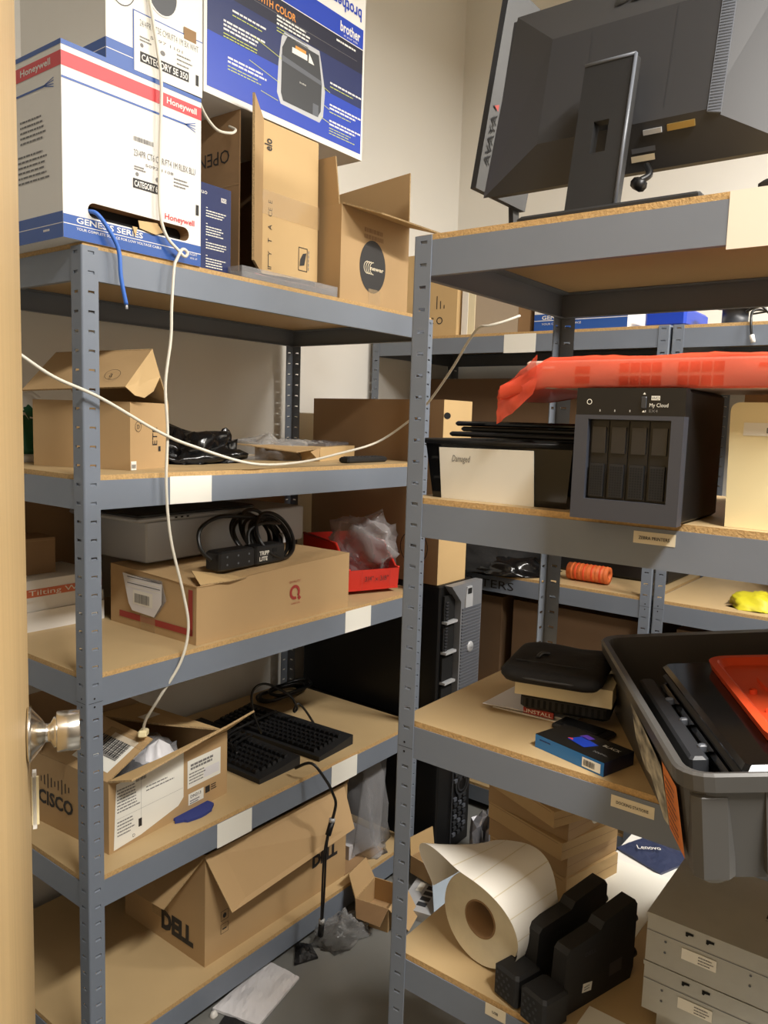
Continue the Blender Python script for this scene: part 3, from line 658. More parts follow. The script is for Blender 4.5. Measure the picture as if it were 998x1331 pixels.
mb.lines(F, .022, .065, .05, 5, .008, .003, ink_g, 33, .0014); mb.rect(F, .082, .032, .092, .052, ink, .0014); mb.text(F, 'D', .065, .014, .008, ink, off=.0014); mb.barcode(F, .075, .145, .03, .012, ink, 12, .0014)
mb.rect(F, .235, .065, .350, .138, paper, .0010); mb.lines(F, .245, .120, .09, 2, .009, .006, ink_g, 34, .0014); mb.lines(F, .240, .100, .06, 4, .008, .003, ink_g, 35, .0014); mb.rect(F, .29, .075, .345, .1, poly_w, .0013)
mb.rect(F, .238, .020, .290, .050, paper, .0010); mb.text(F, 'DN213', .245, .037, .008, ink, w=.036, off=.0014, bold=.01); mb.lines(F, .243, .028, .04, 2, .006, .003, ink_g, 36, .0014); mb.rect(F, .296, .030, .312, .048, ink, .001); mb.lines(F, .316, .044, .02, 3, .006, .003, ink, 37)
mb.build('carton_body', t)
mb = MB(); mb.panel([(.0, -.002, h), (lx, .0, h + .002), (lx + .045, -.055, h + .052), (.01, -.068, h + .018)], .005, kraft_l, corr); mb.build('flap', t)
mb = MB(); q = [(0, ly - .02, h), (0, .01, h), (.115, -.0 + .01, h + .085), (.125, ly - .10, h + .085)]
mb.panel([(0, .005, h), (.125, -.0, h + .062), (.125, ly - .12, h + .080), (0, ly - .02, h + .002)], .004, kraft, corr)
FF = Fr((0, .005, h + .0005), Vector((.125, -.005, .062)), (0, 1, .06)); mb.rect(FF, .018, .02, .115, .15, paper, .0012); mb.barcode(FF, .050, .03, .05, .10, ink_g, 15, .002, 18)
for k in range(14): mb.rect(FF, .055, .035 + k * .007, .1, .035 + k * .007 + (.002 + .002 * (k % 2)), ink, .0022)
mb.lines(FF, .022, .13, .025, 6, .012, .003, ink_g, 41, .002); mb.rect(FF, .10, .0, .125, .16, tape, .0016)
mb.build('flap', t)
mb = MB(); mb.panel([(0, ly, h), (-.0, ly - .10, h), (.02, ly - .03, h + .10), (.05, ly + .06, h + .11)], .004, kraft_d, corr); mb.build('flap', t)
mb = MB(); mb.panel([(lx, ly, h), (.02, ly, h), (.0, ly + .02, h + .11), (lx - .15, ly + .03, h + .105)], .004, kraft_d, corr)
FK = Fr((lx, ly, h + .001), Vector((-1, 0, 0)), Vector((0, .22, 1))); mb.rect(FK, lx - .14, .01, lx - .01, .09, paper, -.0052 + .007); mb.rect(FK, lx - .10, .055, lx - .03, .08, dred, .0035)
mb.build('flap', t)
mb = MB(); mb.panel([(lx, .02, h), (lx, ly - .01, h), (.19, ly - .05, h + .030), (.24, .11, h + .036)], .004, kraft_l, corr); FQ = Fr((.23, .12, h + .036), X, Y); mb.rect(FQ, .0, .03, .05, .06, paper, .004); mb.build('flap', t)
mb = MB(); mb.blob((.20, .14, .012), .30, .23, .150, 33, .25, clear2, 5, 32); mb.blob((.24, .11, .02), .2, .16, .13, 35, .28, poly_w, 4, 26); mb.build('packing_bag', t)
mb = MB(); mb.box(.10, .05, .10, .26, .16, .125, dgrey); mb.build('packed_device', t)
MB().bbox(-.022, -.010, 0, .022, .010, .016, cream2, .003).build('cable_plug', label='clear plug at the end of the hanging white cable on the open carton', cat='plug', origin=Vector((0, 0, 0)))
bpy.data.objects['cable_plug'].location = (.205, .095, z0 + h + .066); bpy.data.objects['cable_plug'].rotation_euler = (0, .2, .8)
MB().prism(FT(.007), [((.06 + .006 * math.sin(3 * i)) * math.cos(2 * PI * i / 20), .036 * math.sin(2 * PI * i / 20)) for i in range(20)], .007, mat('blue_cloth', (44, 56, 124), .8)).build('cloth', label='dark blue cloth sticking out from under the open carton', cat='cloth', origin=Vector((0, 0, 0)))
bpy.data.objects['cloth'].location = (.338, .078, z0)
def keyboard(label, loc, rz, w=.44, d=.155):
    t = thing('keyboard', label, 'keyboard', loc, rz, group='black keyboards on the fourth shelf')
    mb = MB(); F = Fr((0, 0, 0), Y, Z)
    prof = [(0, 0), (d, 0), (d, .030), (d * .5, .020), (0, .014)]
    mb.prism(Fr((w, 0, 0), Y, Z), prof, w, blackm); mb.build('keyboard_base', t)
    mb = MB(); kw = .0185
    for r in range(6):
        y = .014 + r * .0205 + (.006 if r == 5 else 0); zt = .015 + (y / d) * .013; x = .010
        while x < w - .03:
            ww = kw * (1 if r else (4.5 if .10 < x < .13 else 1.15))
            if .29 < x < .297 or .355 < x < .36: x += .006; continue
            mb.add([(x, y, zt), (x + ww - .003, y, zt), (x + ww - .003, y + .0165, zt + .001), (x, y + .0165, zt + .001), (x + .002, y + .002, zt + .009), (x + ww - .005, y + .002, zt + .009), (x + ww - .005, y + .0135, zt + .010), (x + .002, y + .0135, zt + .010)], [(0, 1, 5, 4), (1, 2, 6, 5), (2, 3, 7, 6), (3, 0, 4, 7), (4, 5, 6, 7)], glossb if 0 else black); x += ww
    mb.build('keys', t); return t
keyboard('black keyboard nearest the open carton on the fourth shelf', (.556, .505, z0), rad(-90), .44, .16)
keyboard('black keyboard lying farther right on the fourth shelf, its cable hanging over the beam', (.748, .480, z0), rad(-87), .44, .165)
mb = MB(); mb.tube([(.74, .25, z0 + .04), (.707, .25, .616), (.699, .25, .69), (.753, .25, .703), (.854, .25, .642), (.885, .25, .605), (.900, .255, .583), (.893, .26, .572), (.886, .255, .585), (.900, .25, .600), (.935, .25, .566), (.965, .24, z0 + .006)], .0038, cable_k)
mb.tube([(.60, .27, z0 + .045), (.66, .30, z0 + .052), (.75, .31, z0 + .055), (.88, .33, z0 + .05)], .0038, cable_k)
for k in range(4): mb.tube([(.585 + k * .01, .19 + k * .02, z0 + .043), (.62, .23 + k * .022, z0 + .050), (.70, .25 + k * .025, z0 + .046)], .0034, cable_k)
mb.build('keyboard_cable', label='black keyboard cable looping up over the two keyboards', cat='cable')
mb = MB(); mb.tube([(.66, .03, z0 + .022), (.672, -.020, .558), (.694, -.055, .512), (.712, -.066, .470), (.726, -.066, .433), (.712, -.066, .389)], .0042, cable_k)
mb.tube([(.694, -.066, .355), (.680, -.067, .300), (.677, -.066, .20), (.676, -.066, .105)], .003, cable_k); mb.tube([(.698, -.066, .355), (.692, -.064, .300), (.689, -.064, .20), (.681, -.066, .105)], .003, cable_k)
mb.build('hanging_cable', label='black splitter cable hanging down in front of the lower shelf', cat='cable')
hc = bpy.data.objects['hanging_cable']
mb = MB(); mb.tube([(.711, -.066, .385), (.696, -.066, .353)], .0085, black, 8, 0); mb.tube([(.7125, -.066, .396), (.711, -.066, .386)], .0088, silverp, 8, 0); mb.build('splitter', hc, world=True)
mb = MB(); mb.tube([(.678, -.066, .098), (.674, -.066, .062)], .0085, black, 8, 0); mb.tube([(.6785, -.066, .110), (.678, -.066, .099)], .0088, silverp, 8, 0); mb.build('plug', hc, world=True)
mb = MB(); rr = random.Random(8)
for k in range(4):
    c = Vector((1.09 + rr.uniform(-.02, .02), .50 + rr.uniform(-.02, .02), z0 + .010 + k * .008))
    mb.tube([c + Vector((.095 * math.cos(a) * (1 + .1 * math.sin(k)), .045 * math.sin(a), .003 * math.sin(3 * a))) for a in [2 * PI * i / 12 for i in range(12)]], .0055, cable_k, 8, 4, True)
mb.build('cable_coil', label='coiled black cable at the right back corner of the fourth shelf', cat='cable')

# ===== left unit, bottom shelf
z0 = LT[4]
t = thing('open_carton', 'large open kraft carton with DELL print on the bottom shelf', 'box', (.353, .046, z0), rad(-.5))
lx, ly, h = .552, .350, .305
mb = MB(); carton_body(mb, lx, ly, h, kraft, open_top=True); F = FY(0); FL = FX(0, ly)
mb.text(FL, 'DELL', .170, .036, .050, ink, w=.135, bold=.06); mb.text(F, 'DELL', .400, .092, .036, ink, w=.112, bold=.06)
for k in range(2):
    for e in ((0, 0, .026, .0012), (0, .026, .026, .0272), (0, 0, .0012, .026), (.0248, 0, .026, .026)): mb.rect(F, .052 + e[0], .064 + k * .036 + e[1], .052 + e[2], .064 + k * .036 + e[3], ink)
mb.disc(F, .065, .113, .006, .007, ink); mb.rect(F, .058, .074, .072, .078, ink)
mb.rect(FL, .13, .06, .20, .30, tape, .0010); mb.build('carton_body', t)
mb = MB(); mb.panel([(.03, -.070, h - .138), (.49, -.085, h - .095), (lx - .02, -.002, h + .001), (-.004, -.002, h + .001)], .004, kraft, corr); mb.build('flap', t)
mb = MB(); mb.panel([(-.002, .0, h), (-.002, ly, h), (-.098, ly - .06, h - .125), (-.103, .035, h - .108)], .004, kraft, corr); mb.build('flap', t)
mb = MB(); mb.panel([(lx, 0, h), (lx, ly, h), (lx + .05, ly - .02, h + .060), (lx + .05, .02, h + .055)][::-1], .004, kraft, corr); mb.build('flap', t)
mb = MB(); mb.panel([(0, ly, h), (lx, ly, h), (lx, ly - .10, h + .04), (.02, ly - .10, h + .04)], .004, kraft_d, corr); mb.build('flap', t)
t = thing('plastic_bag', 'big cloudy plastic bag of packaging beside the large open carton', 'bag', (1.06, .20, z0))
mb = MB(); mb.blob((0, 0, 0), .24, .33, .36, 41, .22, clear2, 4, 36, rz=.2); mb.build('bag_skin', t)
mb = MB(); mb.panel([(-.08, -.13, .02), (.03, -.15, .02), (.10, -.12, .30), (.02, -.10, .33)], .006, clear2); mb.box(-.09, -.12, .004, .04, .10, .05, mat('foam_packing', (190, 188, 190), .7)); mb.build('foam_insert', t)
MB().box(1.0 - .10, .04, z0, 1.10, .26, z0 + .004, kraft_d).build('card_sheet', label='flat brown card sheet lying under the cloudy plastic bag', cat='cardboard')

# ===== floor in the aisle
mb = MB(); mb.sheet((.463, -.044, .002), .205, .128, 4, .012, poly_w, .003, rad(10), corner=.12); mb.build('poly_mailer', label='white poly mailer lying on the concrete floor', cat='envelope')
mb = MB(); mb.sheet((.365, -.060, .0), .09, .06, 9, .003, blackm, .0012, rad(20)); mb.build('black_scrap', label='black plastic scrap half under the white mailer', cat='scrap')
mb = MB(); mb.blob((.335, -.012, 0), .022, .018, .016, 3, .15, white, 3, 14); mb.build('paper_ball', label='tiny white crumb of paper at the corner of the white mailer', cat='scrap')
mb = MB(); mb.sheet((.655, -.025, .0), .075, .055, 14, .016, blackm, .002, rad(50), corner=.5); mb.build('black_scrap', label='crumpled black scrap on the floor beyond the white mailer', cat='scrap')
mb = MB(); mb.blob((.785, -.05, 0), .18, .13, .045, 52, .35, clear, 6, 30); mb.build('poly_bag', label='thin clear bag on the floor under the hanging cable', cat='bag')
t = thing('torn_carton', 'small torn cardboard box on the aisle floor by the post', 'box', (.880, -.150, 0), rad(12))
mb = MB(); carton_body(mb, .13, .11, .075, kraft, .003, True); mb.build('carton_body', t)
mb = MB(); mb.panel([(.0, 0, .075), (.13, 0, .075), (.11, -.055, .015), (.02, -.06, .012)][::-1], .003, kraft, corr); mb.build('flap', t)
mb = MB(); mb.panel([(0, .11, .075), (0, 0, .075), (-.035, .01, .035), (-.03, .09, .035)], .003, kraft_d, corr); mb.build('flap', t)
mb = MB(); mb.panel([(0, .11, .075), (.13, .11, .075), (.125, .14, .135), (.01, .14, .140)], .003, kraft, corr); mb.build('flap', t)
t = thing('small_carton', 'little open cardboard box on the floor against the server tower', 'box', (1.115, -.16, .035), rad(-8))
mb = MB(); carton_body(mb, .115, .11, .060, kraft, .003, True); mb.build('carton_body', t)
mb = MB(); mb.panel([(0, 0, .06), (.115, 0, .06), (.115, -.06, .045), (.01, -.055, .03)][::-1], .003, kraft_l, corr); mb.build('flap', t)
mb = MB(); mb.panel([(0, .11, .06), (.115, .11, .06), (.11, .115, .12), (.0, .115, .12)], .003, kraft_l, corr); mb.build('flap', t)
t = thing('metal_chassis', 'grey metal drive chassis on the floor beyond the post', 'chassis', (1.015, -.315, 0), rad(14))
mb = MB(); mb.box(0, 0, 0, .30, .20, .030, silverp)
for k in range(8): mb.box(.02 + k * .022, .201, .008, .034 + k * .022, .203, .020, dvoid); mb.box(.03 + k * .03, .12, .0301, .05 + k * .03, .15, .031, dgrey)
mb.build('chassis_body', t); mb = MB(); mb.box(.10, .16, .0302, .15, .18, .0308, paper); mb.build('label', t)
mb = MB(); mb.panel([(.985, -.245, .036), (1.13, -.31, .036), (1.22, -.26, .11), (1.09, -.16, .11)], .003, mat('blue_grey_sheet', (140, 152, 164), .4, .3)); mb.build('sheet_metal', label='loose blue-grey metal panel leaning on the floor chassis', cat='panel')
mb = MB(); mb.blob((1.42, -.17, .0), .14, .11, .17, 61, .45, antistat, 5, 26, fold=1); mb.build('foil_bag', label='crumpled silver foil bag on the floor before the server tower', cat='bag')

# ===== server towers and the big carton at the end of the aisle
t = thing('server_tower', 'black tower server with a grey ribbed front panel and round badge', 'server', (1.285, -.045, .4845))
w, d, h = .218, .64, .484
mb = MB(); mb.bbox(0, .02, 0, w, d, h, black, .006); mb.build('case', t)
mb = MB(); fr = dgrey
gp = mat('server_front_grey', (120, 122, 126), .4)
mb.prism(FY(-.012), [(.082, .0), (w, 0), (w, h), (.02, h), (.082, h - .06)], .030, gp)
mb.build('front_panel', t); mb = MB()
for k in range(34): mb.box(.090, -.0155, .012 + k * .0115, w - .008, -.0125, .018 + k * .0115, mgrey)
mb.build('grille', t)
mb = MB(); mb.prism(FY(-.017), [(.105, h - .085), (.150, h - .085), (.150, h - .05), (.143, h - .012), (.112, h - .012), (.105, h - .05)], .006, silverp); mb.rect(FY(-.0171), .115, h - .038, .141, h - .018, dvoid); mb.build('handle', t)
mb = MB(); mb.lathe(Fr((.148, -.0125, h - .230), X, Z), [(0, .007), (.017, .006), (.020, .002), (.020, 0)], silverp, 24); mb.text(Fr((.148, -.0198, h - .234), X, Z), 'DELL', 0, 0, .007, mgrey, align='c'); mb.build('badge', t)
mb = MB()
for k in range(4): mb.box(.012, -.004, h - .13 - k * .105, .078, .018, h - .122 - k * .105, silverp); mb.box(.012, .010, h - .12 - k * .105, .078, .018, h - .035 - k * .105, dvoid)
for k in range(16): mb.box(.020, .006, h - .06 - k * .011, .034, .012, h - .055 - k * .011, dgrey)
mb.build('drive_bays', t)
t = thing('server_tower', 'black tower server with honeycomb vents standing on the floor under the grey-fronted one', 'server', (1.285, -.045, 0))
mb = MB(); mb.bbox(0, .0, 0, w, d, h, black, .006); mb.build('case', t)
mb = MB(); F = FY(-.004)
for r in range(2):
    for c in range(3):
        for k in range(7): mb.box(.10 + c * .030 + (k % 2) * .004, -.008, .05 + r * .20 + k * .022, .118 + c * .030 + (k % 2) * .004, -.001, .062 + r * .20 + k * .022, mgrey if (k + c) % 3 == 0 else dgrey)
mb.ring(F, .155, .235, .045, .008, dgrey, .002); mb.ring(F, .155, .235, .030, .006, dgrey, .002); mb.box(.085, -.006, .0, .092, -.0, h, dgrey); mb.build('vent_grille', t)
t = thing('tall_carton', 'tall plain brown carton standing on top of the server towers', 'box', (1.285, -.010, .969))
mb = MB(); mb.box(0, 0, 0, .175, .575, .617, kraft_l); FL = FX(0, .575); F = FY(0)
mb.rect(FL, 0, 0, .575, .617, kraft_d, .0004)  # aisle side painted browner: the shade on this face is in its colour
mb.ring(FL, .475, .118, .058, .003, ink, .0012); mb.text(FL, 'TI', .455, .108, .030, ink, w=.04, off=.0012, bold=.02)
mb.build('carton_body', t)
mb = MB(); mb.prism(Fr((0, -.0011, 0), X, Z), [(.0205 + .020 * math.cos(2 * PI * i / 16), .565 + .011 * math.sin(2 * PI * i / 16)) for i in range(16)], .0008, dvoid); mb.build('hand_hole', t)

# ===== right unit, top shelf: two monitors
z0 = RT[0]
t = thing('monitor', 'large black monitor seen from behind on its stand, on the right top shelf', 'monitor', (.38, -.883, z0))
kk = .21
def pp(y, z, off): return Vector((.48 + kk * (z - 1.93) - off, y, z))
yc = -.883; oy = .275
hp = mat('monitor_shell', (50, 50, 52), .5)
mb = MB()
O_ = [pp(yc + oy, 1.945, 0), pp(yc - oy, 1.945, 0), pp(yc - oy + .015, 2.300, 0), pp(yc + oy - .015, 2.300, 0)]
P_ = [pp(yc + .147, 2.012, .050), pp(yc - .147, 2.012, .050), pp(yc - .147, 2.205, .050), pp(yc + .147, 2.205, .050)]
mb.add(O_ + P_, [(4, 5, 6, 7)[::-1], (0, 1, 5, 4)[::-1], (1, 2, 6, 5)[::-1], (2, 3, 7, 6)[::-1], (3, 0, 4, 7)[::-1]], hp)
mb.build('rear_housing', t, world=True)
mb = MB(); e = -.008
A = [pp(yc + oy + e, 1.952, -.0002), pp(yc - oy - e, 1.952, -.0002), pp(yc - oy - e, 2.292, -.0002), pp(yc + oy + e, 2.292, -.0002)]
mb.panel(A[::-1] if (A[1] - A[0]).cross(A[2] - A[0]).x > 0 else A, .022, hp); mb.build('screen_bezel', t, world=True)
mb = MB(); nrm = Vector((-1, 0, kk)).normalized()
V0 = [pp(yc - .1475, 2.008, .0515), pp(yc - .168, 2.004, .0475), pp(yc - .168, 2.210, .0475), pp(yc - .1475, 2.206, .0515)]
mb.panel(V0 if (V0[1] - V0[0]).cross(V0[2] - V0[0]).x < 0 else V0[::-1], .004, mgrey)
for k in range(40):
    a = k / 40; z = 2.009 + a * .194
    mb.add([pp(yc - .149, z, .0520), pp(yc - .167, z, .0480), pp(yc - .167, z + .0016, .0480), pp(yc - .149, z + .0016, .0520)], [(3, 2, 1, 0)], dgrey)
mb.build('vent', t, world=True)
mb = MB(); FM = Fr(pp(yc + .147, 2.012, .0503), (0, -1, 0), (kk, 0, 1))
for x in (.078, .224): MB().rect(FM, x, .02, x + .001, .188, dgrey, .0004).build('seam', t, world=True)
# ports & label on the sloped bottom
SB = Fr(pp(yc + .147, 2.012, .0502), (0, -1, 0), pp(0, 2.012, .05) - pp(0, 1.945, 0))
mb = MB(); SB = Fr(pp(yc, 1.9785, .0252), (0, -1, 0), (pp(0, 2.012, .05) - pp(0, 1.945, 0)))
mb.box(.045, .018, -.001, .075, .026, .004, silverp, fr=SB); mb.box(.085, .018, -.001, .128, .028, .005, mat('brass_port', (176, 150, 90), .35, .6), fr=SB); mb.build('video_port', t, world=True)
MB().rect(SB, .020, -.022, .060, -.012, tagm, .001).build('rating_label', t, world=True); MB().rect(SB, .022, -.008, .062, .0, mgrey, .001).build('rating_label', t, world=True)
mb = MB(); DB = Fr(pp(yc, 2.235, .0365), (0, -1, 0), (pp(0, 2.300, 0) - pp(0, 2.205, .05))); mb.text(DB, 'DELL', -.045, .012, .032, black, w=.09, bold=.05, off=.0006); mb.build('logo', t, world=True)
# column and base
mb = MB(); c0 = [(.352, yc + .045, 1.842), (.352, yc - .041, 1.842), (.405, yc - .041, 2.105), (.405, yc + .045, 2.105)]
hx0, hx1, hz0, hz1 = .014, .038, .42, .62
def cp(a, b, o=0): return Vector((.352 + .053 * b + o, yc + .043 - a, 1.842 + .263 * b))
def slabq(a0, b0, a1, b1):
    for o, fl in ((0, 1), (.022, 0)):
        q = [cp(a0, b0, o), cp(a1, b0, o), cp(a1, b1, o), cp(a0, b1, o)]; mb.add(q, [(0, 1, 2, 3) if fl else (3, 2, 1, 0)], blackm)
wc = .086
slabq(0, 0, wc, hz0); slabq(0, hz1, wc, 1); slabq(0, hz0, .030, hz1); slabq(.056, hz0, wc, hz1)
for (a0, b0, a1, b1) in ((0, 0, 0, 1), (wc, 0, wc, 1), (.030, hz0, .030, hz1), (.056, hz0, .056, hz1)): mb.add([cp(a0, b0), cp(a1, b1), cp(a1, b1, .022), cp(a0, b0, .022)], [(0, 1, 2, 3)], blackm)
for (a0, a1, b) in ((0, wc, 1), (0, wc, 0), (.030, .056, hz0), (.030, .056, hz1)): mb.add([cp(a0, b), cp(a1, b), cp(a1, b, .022), cp(a0, b, .022)], [(0, 1, 2, 3)], blackm)
mb.build('stand_column', t, world=True)
mb = MB(); mb.tube([cp(wc, .0, -.0005), cp(wc, 1, -.0005)], .003, mgrey, 6, 0); mb.tube([cp(0, 1, 0), cp(wc, 1, 0)], .003, mgrey, 6, 0); mb.build('column_trim', t, world=True)
mb = MB(); mb.bbox(.300, -1.075, z0, .52, -.782, z0 + .014, blackm, .004); mb.build('stand_base', t, world=True)
mb = MB(); mb.box(.427, yc - .028, 2.04, .450, yc + .030, 2.09, blackm); mb.build('stand_mount', t, world=True)
mb = MB(); mb.tube([(.47, -.93, 1.95), (.46, -.94, 1.93), (.44, -.925, 1.915)], .006, black, 8); mb.tube([(.44, -.925, 1.915), (.43, -.94, 1.905)], .010, black, 8, 0); mb.build('video_plug', t, world=True)
# second screen behind it, edge on
t = thing('display_panel', 'second black display standing edge-on behind the large monitor, AVAYA print on its side', 'monitor', (.75, -.50, z0))
mb = MB(); lean = -.16
def q2(x, z, o=0): return Vector((x, -.492 + lean * (z - 2.013) + o, z))
sh = mat('display_shell', (48, 50, 54), .4)
x0_, x1_ = .640, .868
vs = [q2(x0_, 2.020), q2(x1_, 2.020), q2(x1_, 2.42), q2(x0_, 2.42), q2(x0_, 2.020, .014), q2(x1_, 2.020, .014), q2(x1_, 2.42, .014), q2(x0_, 2.42, .014)]
mb.add(vs, [(0, 1, 2, 3), (5, 4, 7, 6), (4, 0, 3, 7), (1, 5, 6, 2), (3, 2, 6, 7), (4, 5, 1, 0)], sh)
mb.build('housing', t, world=True)
mb = MB(); AF = Fr(q2(x0_ + .013, 2.10), (0, lean, 1), (-1, 0, 0)); AF.n = Vector((0, -1, 0))
mb.text(AF, 'AVAYA', -.03, -.018, .016, dvoid, w=.105, off=.003, bold=.03); mb.poly(AF, [(.082, -.018), (.096, -.018), (.089, .0)], dred, .003); mb.build('logo', t, world=True)
mb = MB(); mb.bbox(.70, -.60, z0, .86, -.44, z0 + .016, blackm, .005); mb.panel([(.835, -.490, z0 + .016), (.865, -.490, z0 + .016), (.865, -.476, 2.06), (.835, -.476, 2.06)], .012, blackm); mb.build('stand', t, world=True)
MB().bbox(.50, -1.20, z0, .60, -1.10, z0 + .075, black, .006).build('power_adapter', label='black block standing on the top shelf below the right end of the monitor', cat='adapter')

# ===== right unit, second shelf
z0 = RT[1]
t = thing('storage_bin', 'black open plastic bin with a white paper taped to its front', 'bin', (.300, -.905, z0))
w, d, h = .40, .285, .102      # w along x, d along y
mb = MB(); tp = .010
def rim(x0, y0, x1, y1, z): return [(x0, y0, z), (x1, y0, z), (x1, y1, z), (x0, y1, z)]
a = rim(.012, .012, w - .012, d - .012, 0); b = rim(0, 0, w, d, h); a2 = rim(.015, .015, w - .015, d - .015, .004); b2 = rim(.004, .004, w - .004, d - .004, h)
mb.add(a + b + a2 + b2, [(3, 2, 1, 0)] + [(i, (i + 1) % 4, 4 + (i + 1) % 4, 4 + i) for i in range(4)] + [(8, 9, 10, 11)] + [(8 + (i + 1) % 4, 8 + i, 12 + i, 12 + (i + 1) % 4) for i in range(4)] + [(4 + i, 4 + (i + 1) % 4, 12 + (i + 1) % 4, 12 + i) for i in range(4)], glossb)
mb.tube([(0, 0, h), (w, 0, h), (w, d, h), (0, d, h)], .005, black, 6, 0, True); mb.build('bin_body', t)
mb = MB(); PF = Fr((.012, d - .012, 0), (0, -1, 0), (-.012, 0, h)); mb.panel([PF.p(.020, .000, .002), PF.p(.205, .000, .002), PF.p(.205, .094, .002), PF.p(.018, .092, .002)], .0008, paper)
mb.text(PF, 'Damaged', .045, .068, .012, ink_g, w=.036, off=.0028, slant=.2); mb.build('paper_sign', t)
for k, (zz, lab, mm, dx, ry, ww) in enumerate([(h + .0055, 'thin black notebook computer lying lowest on the black bin', black, .0, .0, .265), (h + .0152, 'closed grey-edged tablet between two black ones on the bin', dgrey, .03, 1, .25), (h + .0250, 'black tablet lying topmost and askew on the black bin', glossb, .005, -2, .25)]):
    t2 = thing('tablet', lab, 'tablet', (.300 + .06 + dx, -.905 + .01 + k * .006, z0 + zz + .003), rad(ry), group='tablets piled on the black bin')
    MB().bbox(0, 0, 0, .20, ww, .009, mm, .003).build('tablet_body', t2)
    MB().rect(FT(.0091), .012, .012, .188, ww - .012, glossb).build('screen', t2)
# NAS
t = thing('network_storage', 'black four-bay network drive enclosure at the front of the second right shelf', 'storage device', (.227, -1.097, z0), rad(1.2))
w, d, h = .157, .222, .192      # w along y, d along x
nas = mat('nas_bezel', (60, 63, 72), .45)
mb = MB(); mb.bbox(.012, .001, 0, d, w - .001, h, black, .005); mb.build('enclosure', t)
mb = MB(); FL = FX(0, w)
# bezel ring with bay opening
bo = (.020, .030, .140, .147)
for (a0, b0, a1, b1) in ((0, 0, w, bo[1]), (0, bo[3], w, .153), (0, bo[1], bo[0], bo[3]), (bo[2], bo[1], w, bo[3])): mb.box(a0, b0, -.022, a1, b1, 0, nas, fr=FL)
mb.box(0, .153, -.020, w, h, -.002, black, fr=FL); mb.box(bo[0], bo[1], -.030, bo[2], bo[3], -.020, dvoid, fr=FL)
mb.build('bezel', t)
for k in range(4):
    a0 = bo[0] + .002 + k * .0295; mb = MB()
    mb.box(a0, bo[1] + .002, -.018, a0 + .0265, bo[3] - .002, -.010, black, fr=FL)
    mb.box(a0 + .003, .098, -.010, a0 + .0235, .136, -.007, mat('tray_black', (34, 34, 36), .3), fr=FL); mb.box(a0 + .003, .034, -.010, a0 + .0235, .082, -.005, blackm, fr=FL)
    for i in range(5):
        for j in range(12): mb.rect(FL, a0 + .0045 + i * .0038, .036 + j * .0037, a0 + .0068 + i * .0038, .0384 + j * .0037, mgrey if 0 else dvoid, -.0045)
    mb.build('drive_tray', t)
mb = MB(); mb.ring(FL, .020, .172, .004, .001, paper, -.001); mb.text(FL, 'My Cloud', .108, .1655, .0055, paper, w=.026, off=-.001); mb.text(FL, 'EX4', .108, .158, .004, ink_g, w=.012, off=-.001)
mb.rect(FL, .110, .175, .122, .181, paper, -.0012); mb.text(FL, 'WD', .1105, .176, .004, ink, w=.011, off=-.0006)
for k in range(4): mb.rect(FL, .036 + k * .022, .158, .0375 + k * .022, .161, silverp, -.001)
for zz in (.158, .183): mb.poly(FL, [(.098, zz), (.102, zz), (.100, zz + .003)], paper, -.001)
mb.build('printed_legend', t); mb = MB(); mb.bbox(.096, .163, -.002, .104, .180, .0005, dgrey, .001, fr=FL); mb.build('button', t)
mb = MB(); mb.rect(FT(h + .0002, 0, 0), .04, .02, .20, .14, blackm); mb.build('top_cover', t)
# switch in red bag
t = thing('network_switch', 'grey network switch in an orange-red plastic bag lying on the drive enclosure', 'network switch', (.262, -1.236, z0 + h + .0012))
w = .402
swm = mat('switch_body', (200, 172, 158), .5)
mb = MB(); mb.bbox(0, 0, 0, .20, w, .043, swm, .003); FL = FX(-.0002, w); mb.build('switch_body', t)
mb = MB()
for g in range(2):
    for i in range(4):
        for j in range(2): mb.box(.155 + g * .085 + i * .016, .005 + j * .019, -.0, .168 + g * .085 + i * .016, .018 + j * .019, .001, dred, fr=FL)
for j in range(2): mb.box(.085, .008 + j * .015, 0, .108, .018 + j * .015, .001, dred, fr=FL)
mb.rect(FL, .03, .030, .05, .034, paper, .001); mb.rect(FL, .345, .03, .37, .034, dred, .001); mb.build('ports', t)
mb = MB(); nn = 40; vs = []; fs = []; rings = 24
for i in range(nn + 1):
    a = i / nn; y = w + .018 - a * (w + .05); tail = max(0, (.12 - a) / .12)
    cz = .0235 - tail * .030; hh = .0255 * (1 - .5 * tail) ; dd_ = .106 * (1 - .3 * tail); cx = .10 - .03 * tail
    for j in range(rings):
        th = 2 * PI * j / rings; c, s_ = math.cos(th), math.sin(th)
        X_ = cx + dd_ * abs(c) ** .22 * (1 if c > 0 else -1); Z_ = cz + hh * abs(s_) ** .22 * (1 if s_ > 0 else -1)
        nz = noise.noise(Vector((y * 14, th * 1.7, 1.5))) * .0035 + noise.noise(Vector((y * 40, th * 3, 4))) * .0018
        Z_ = Z_ + nz if s_ > 0 or y > w - .05 else max(Z_ + nz, .0) if y < w - .24 - .0 or 1 else Z_
        if y < .16 + .0 or s_ > 0: pass
        X_ -= abs(nz) * (1 if c < 0 else 0)
        vs.append((X_, y + (.05 * tail * (.3 - c * .2)), max(Z_, .0004) if y < w - .065 else Z_))
for i in range(nn):
    for j in range(rings): fs.append((i * rings + j, (i + 1) * rings + j, (i + 1) * rings + (j + 1) % rings, i * rings + (j + 1) % rings))
mb.add(vs, fs, bagred, True)
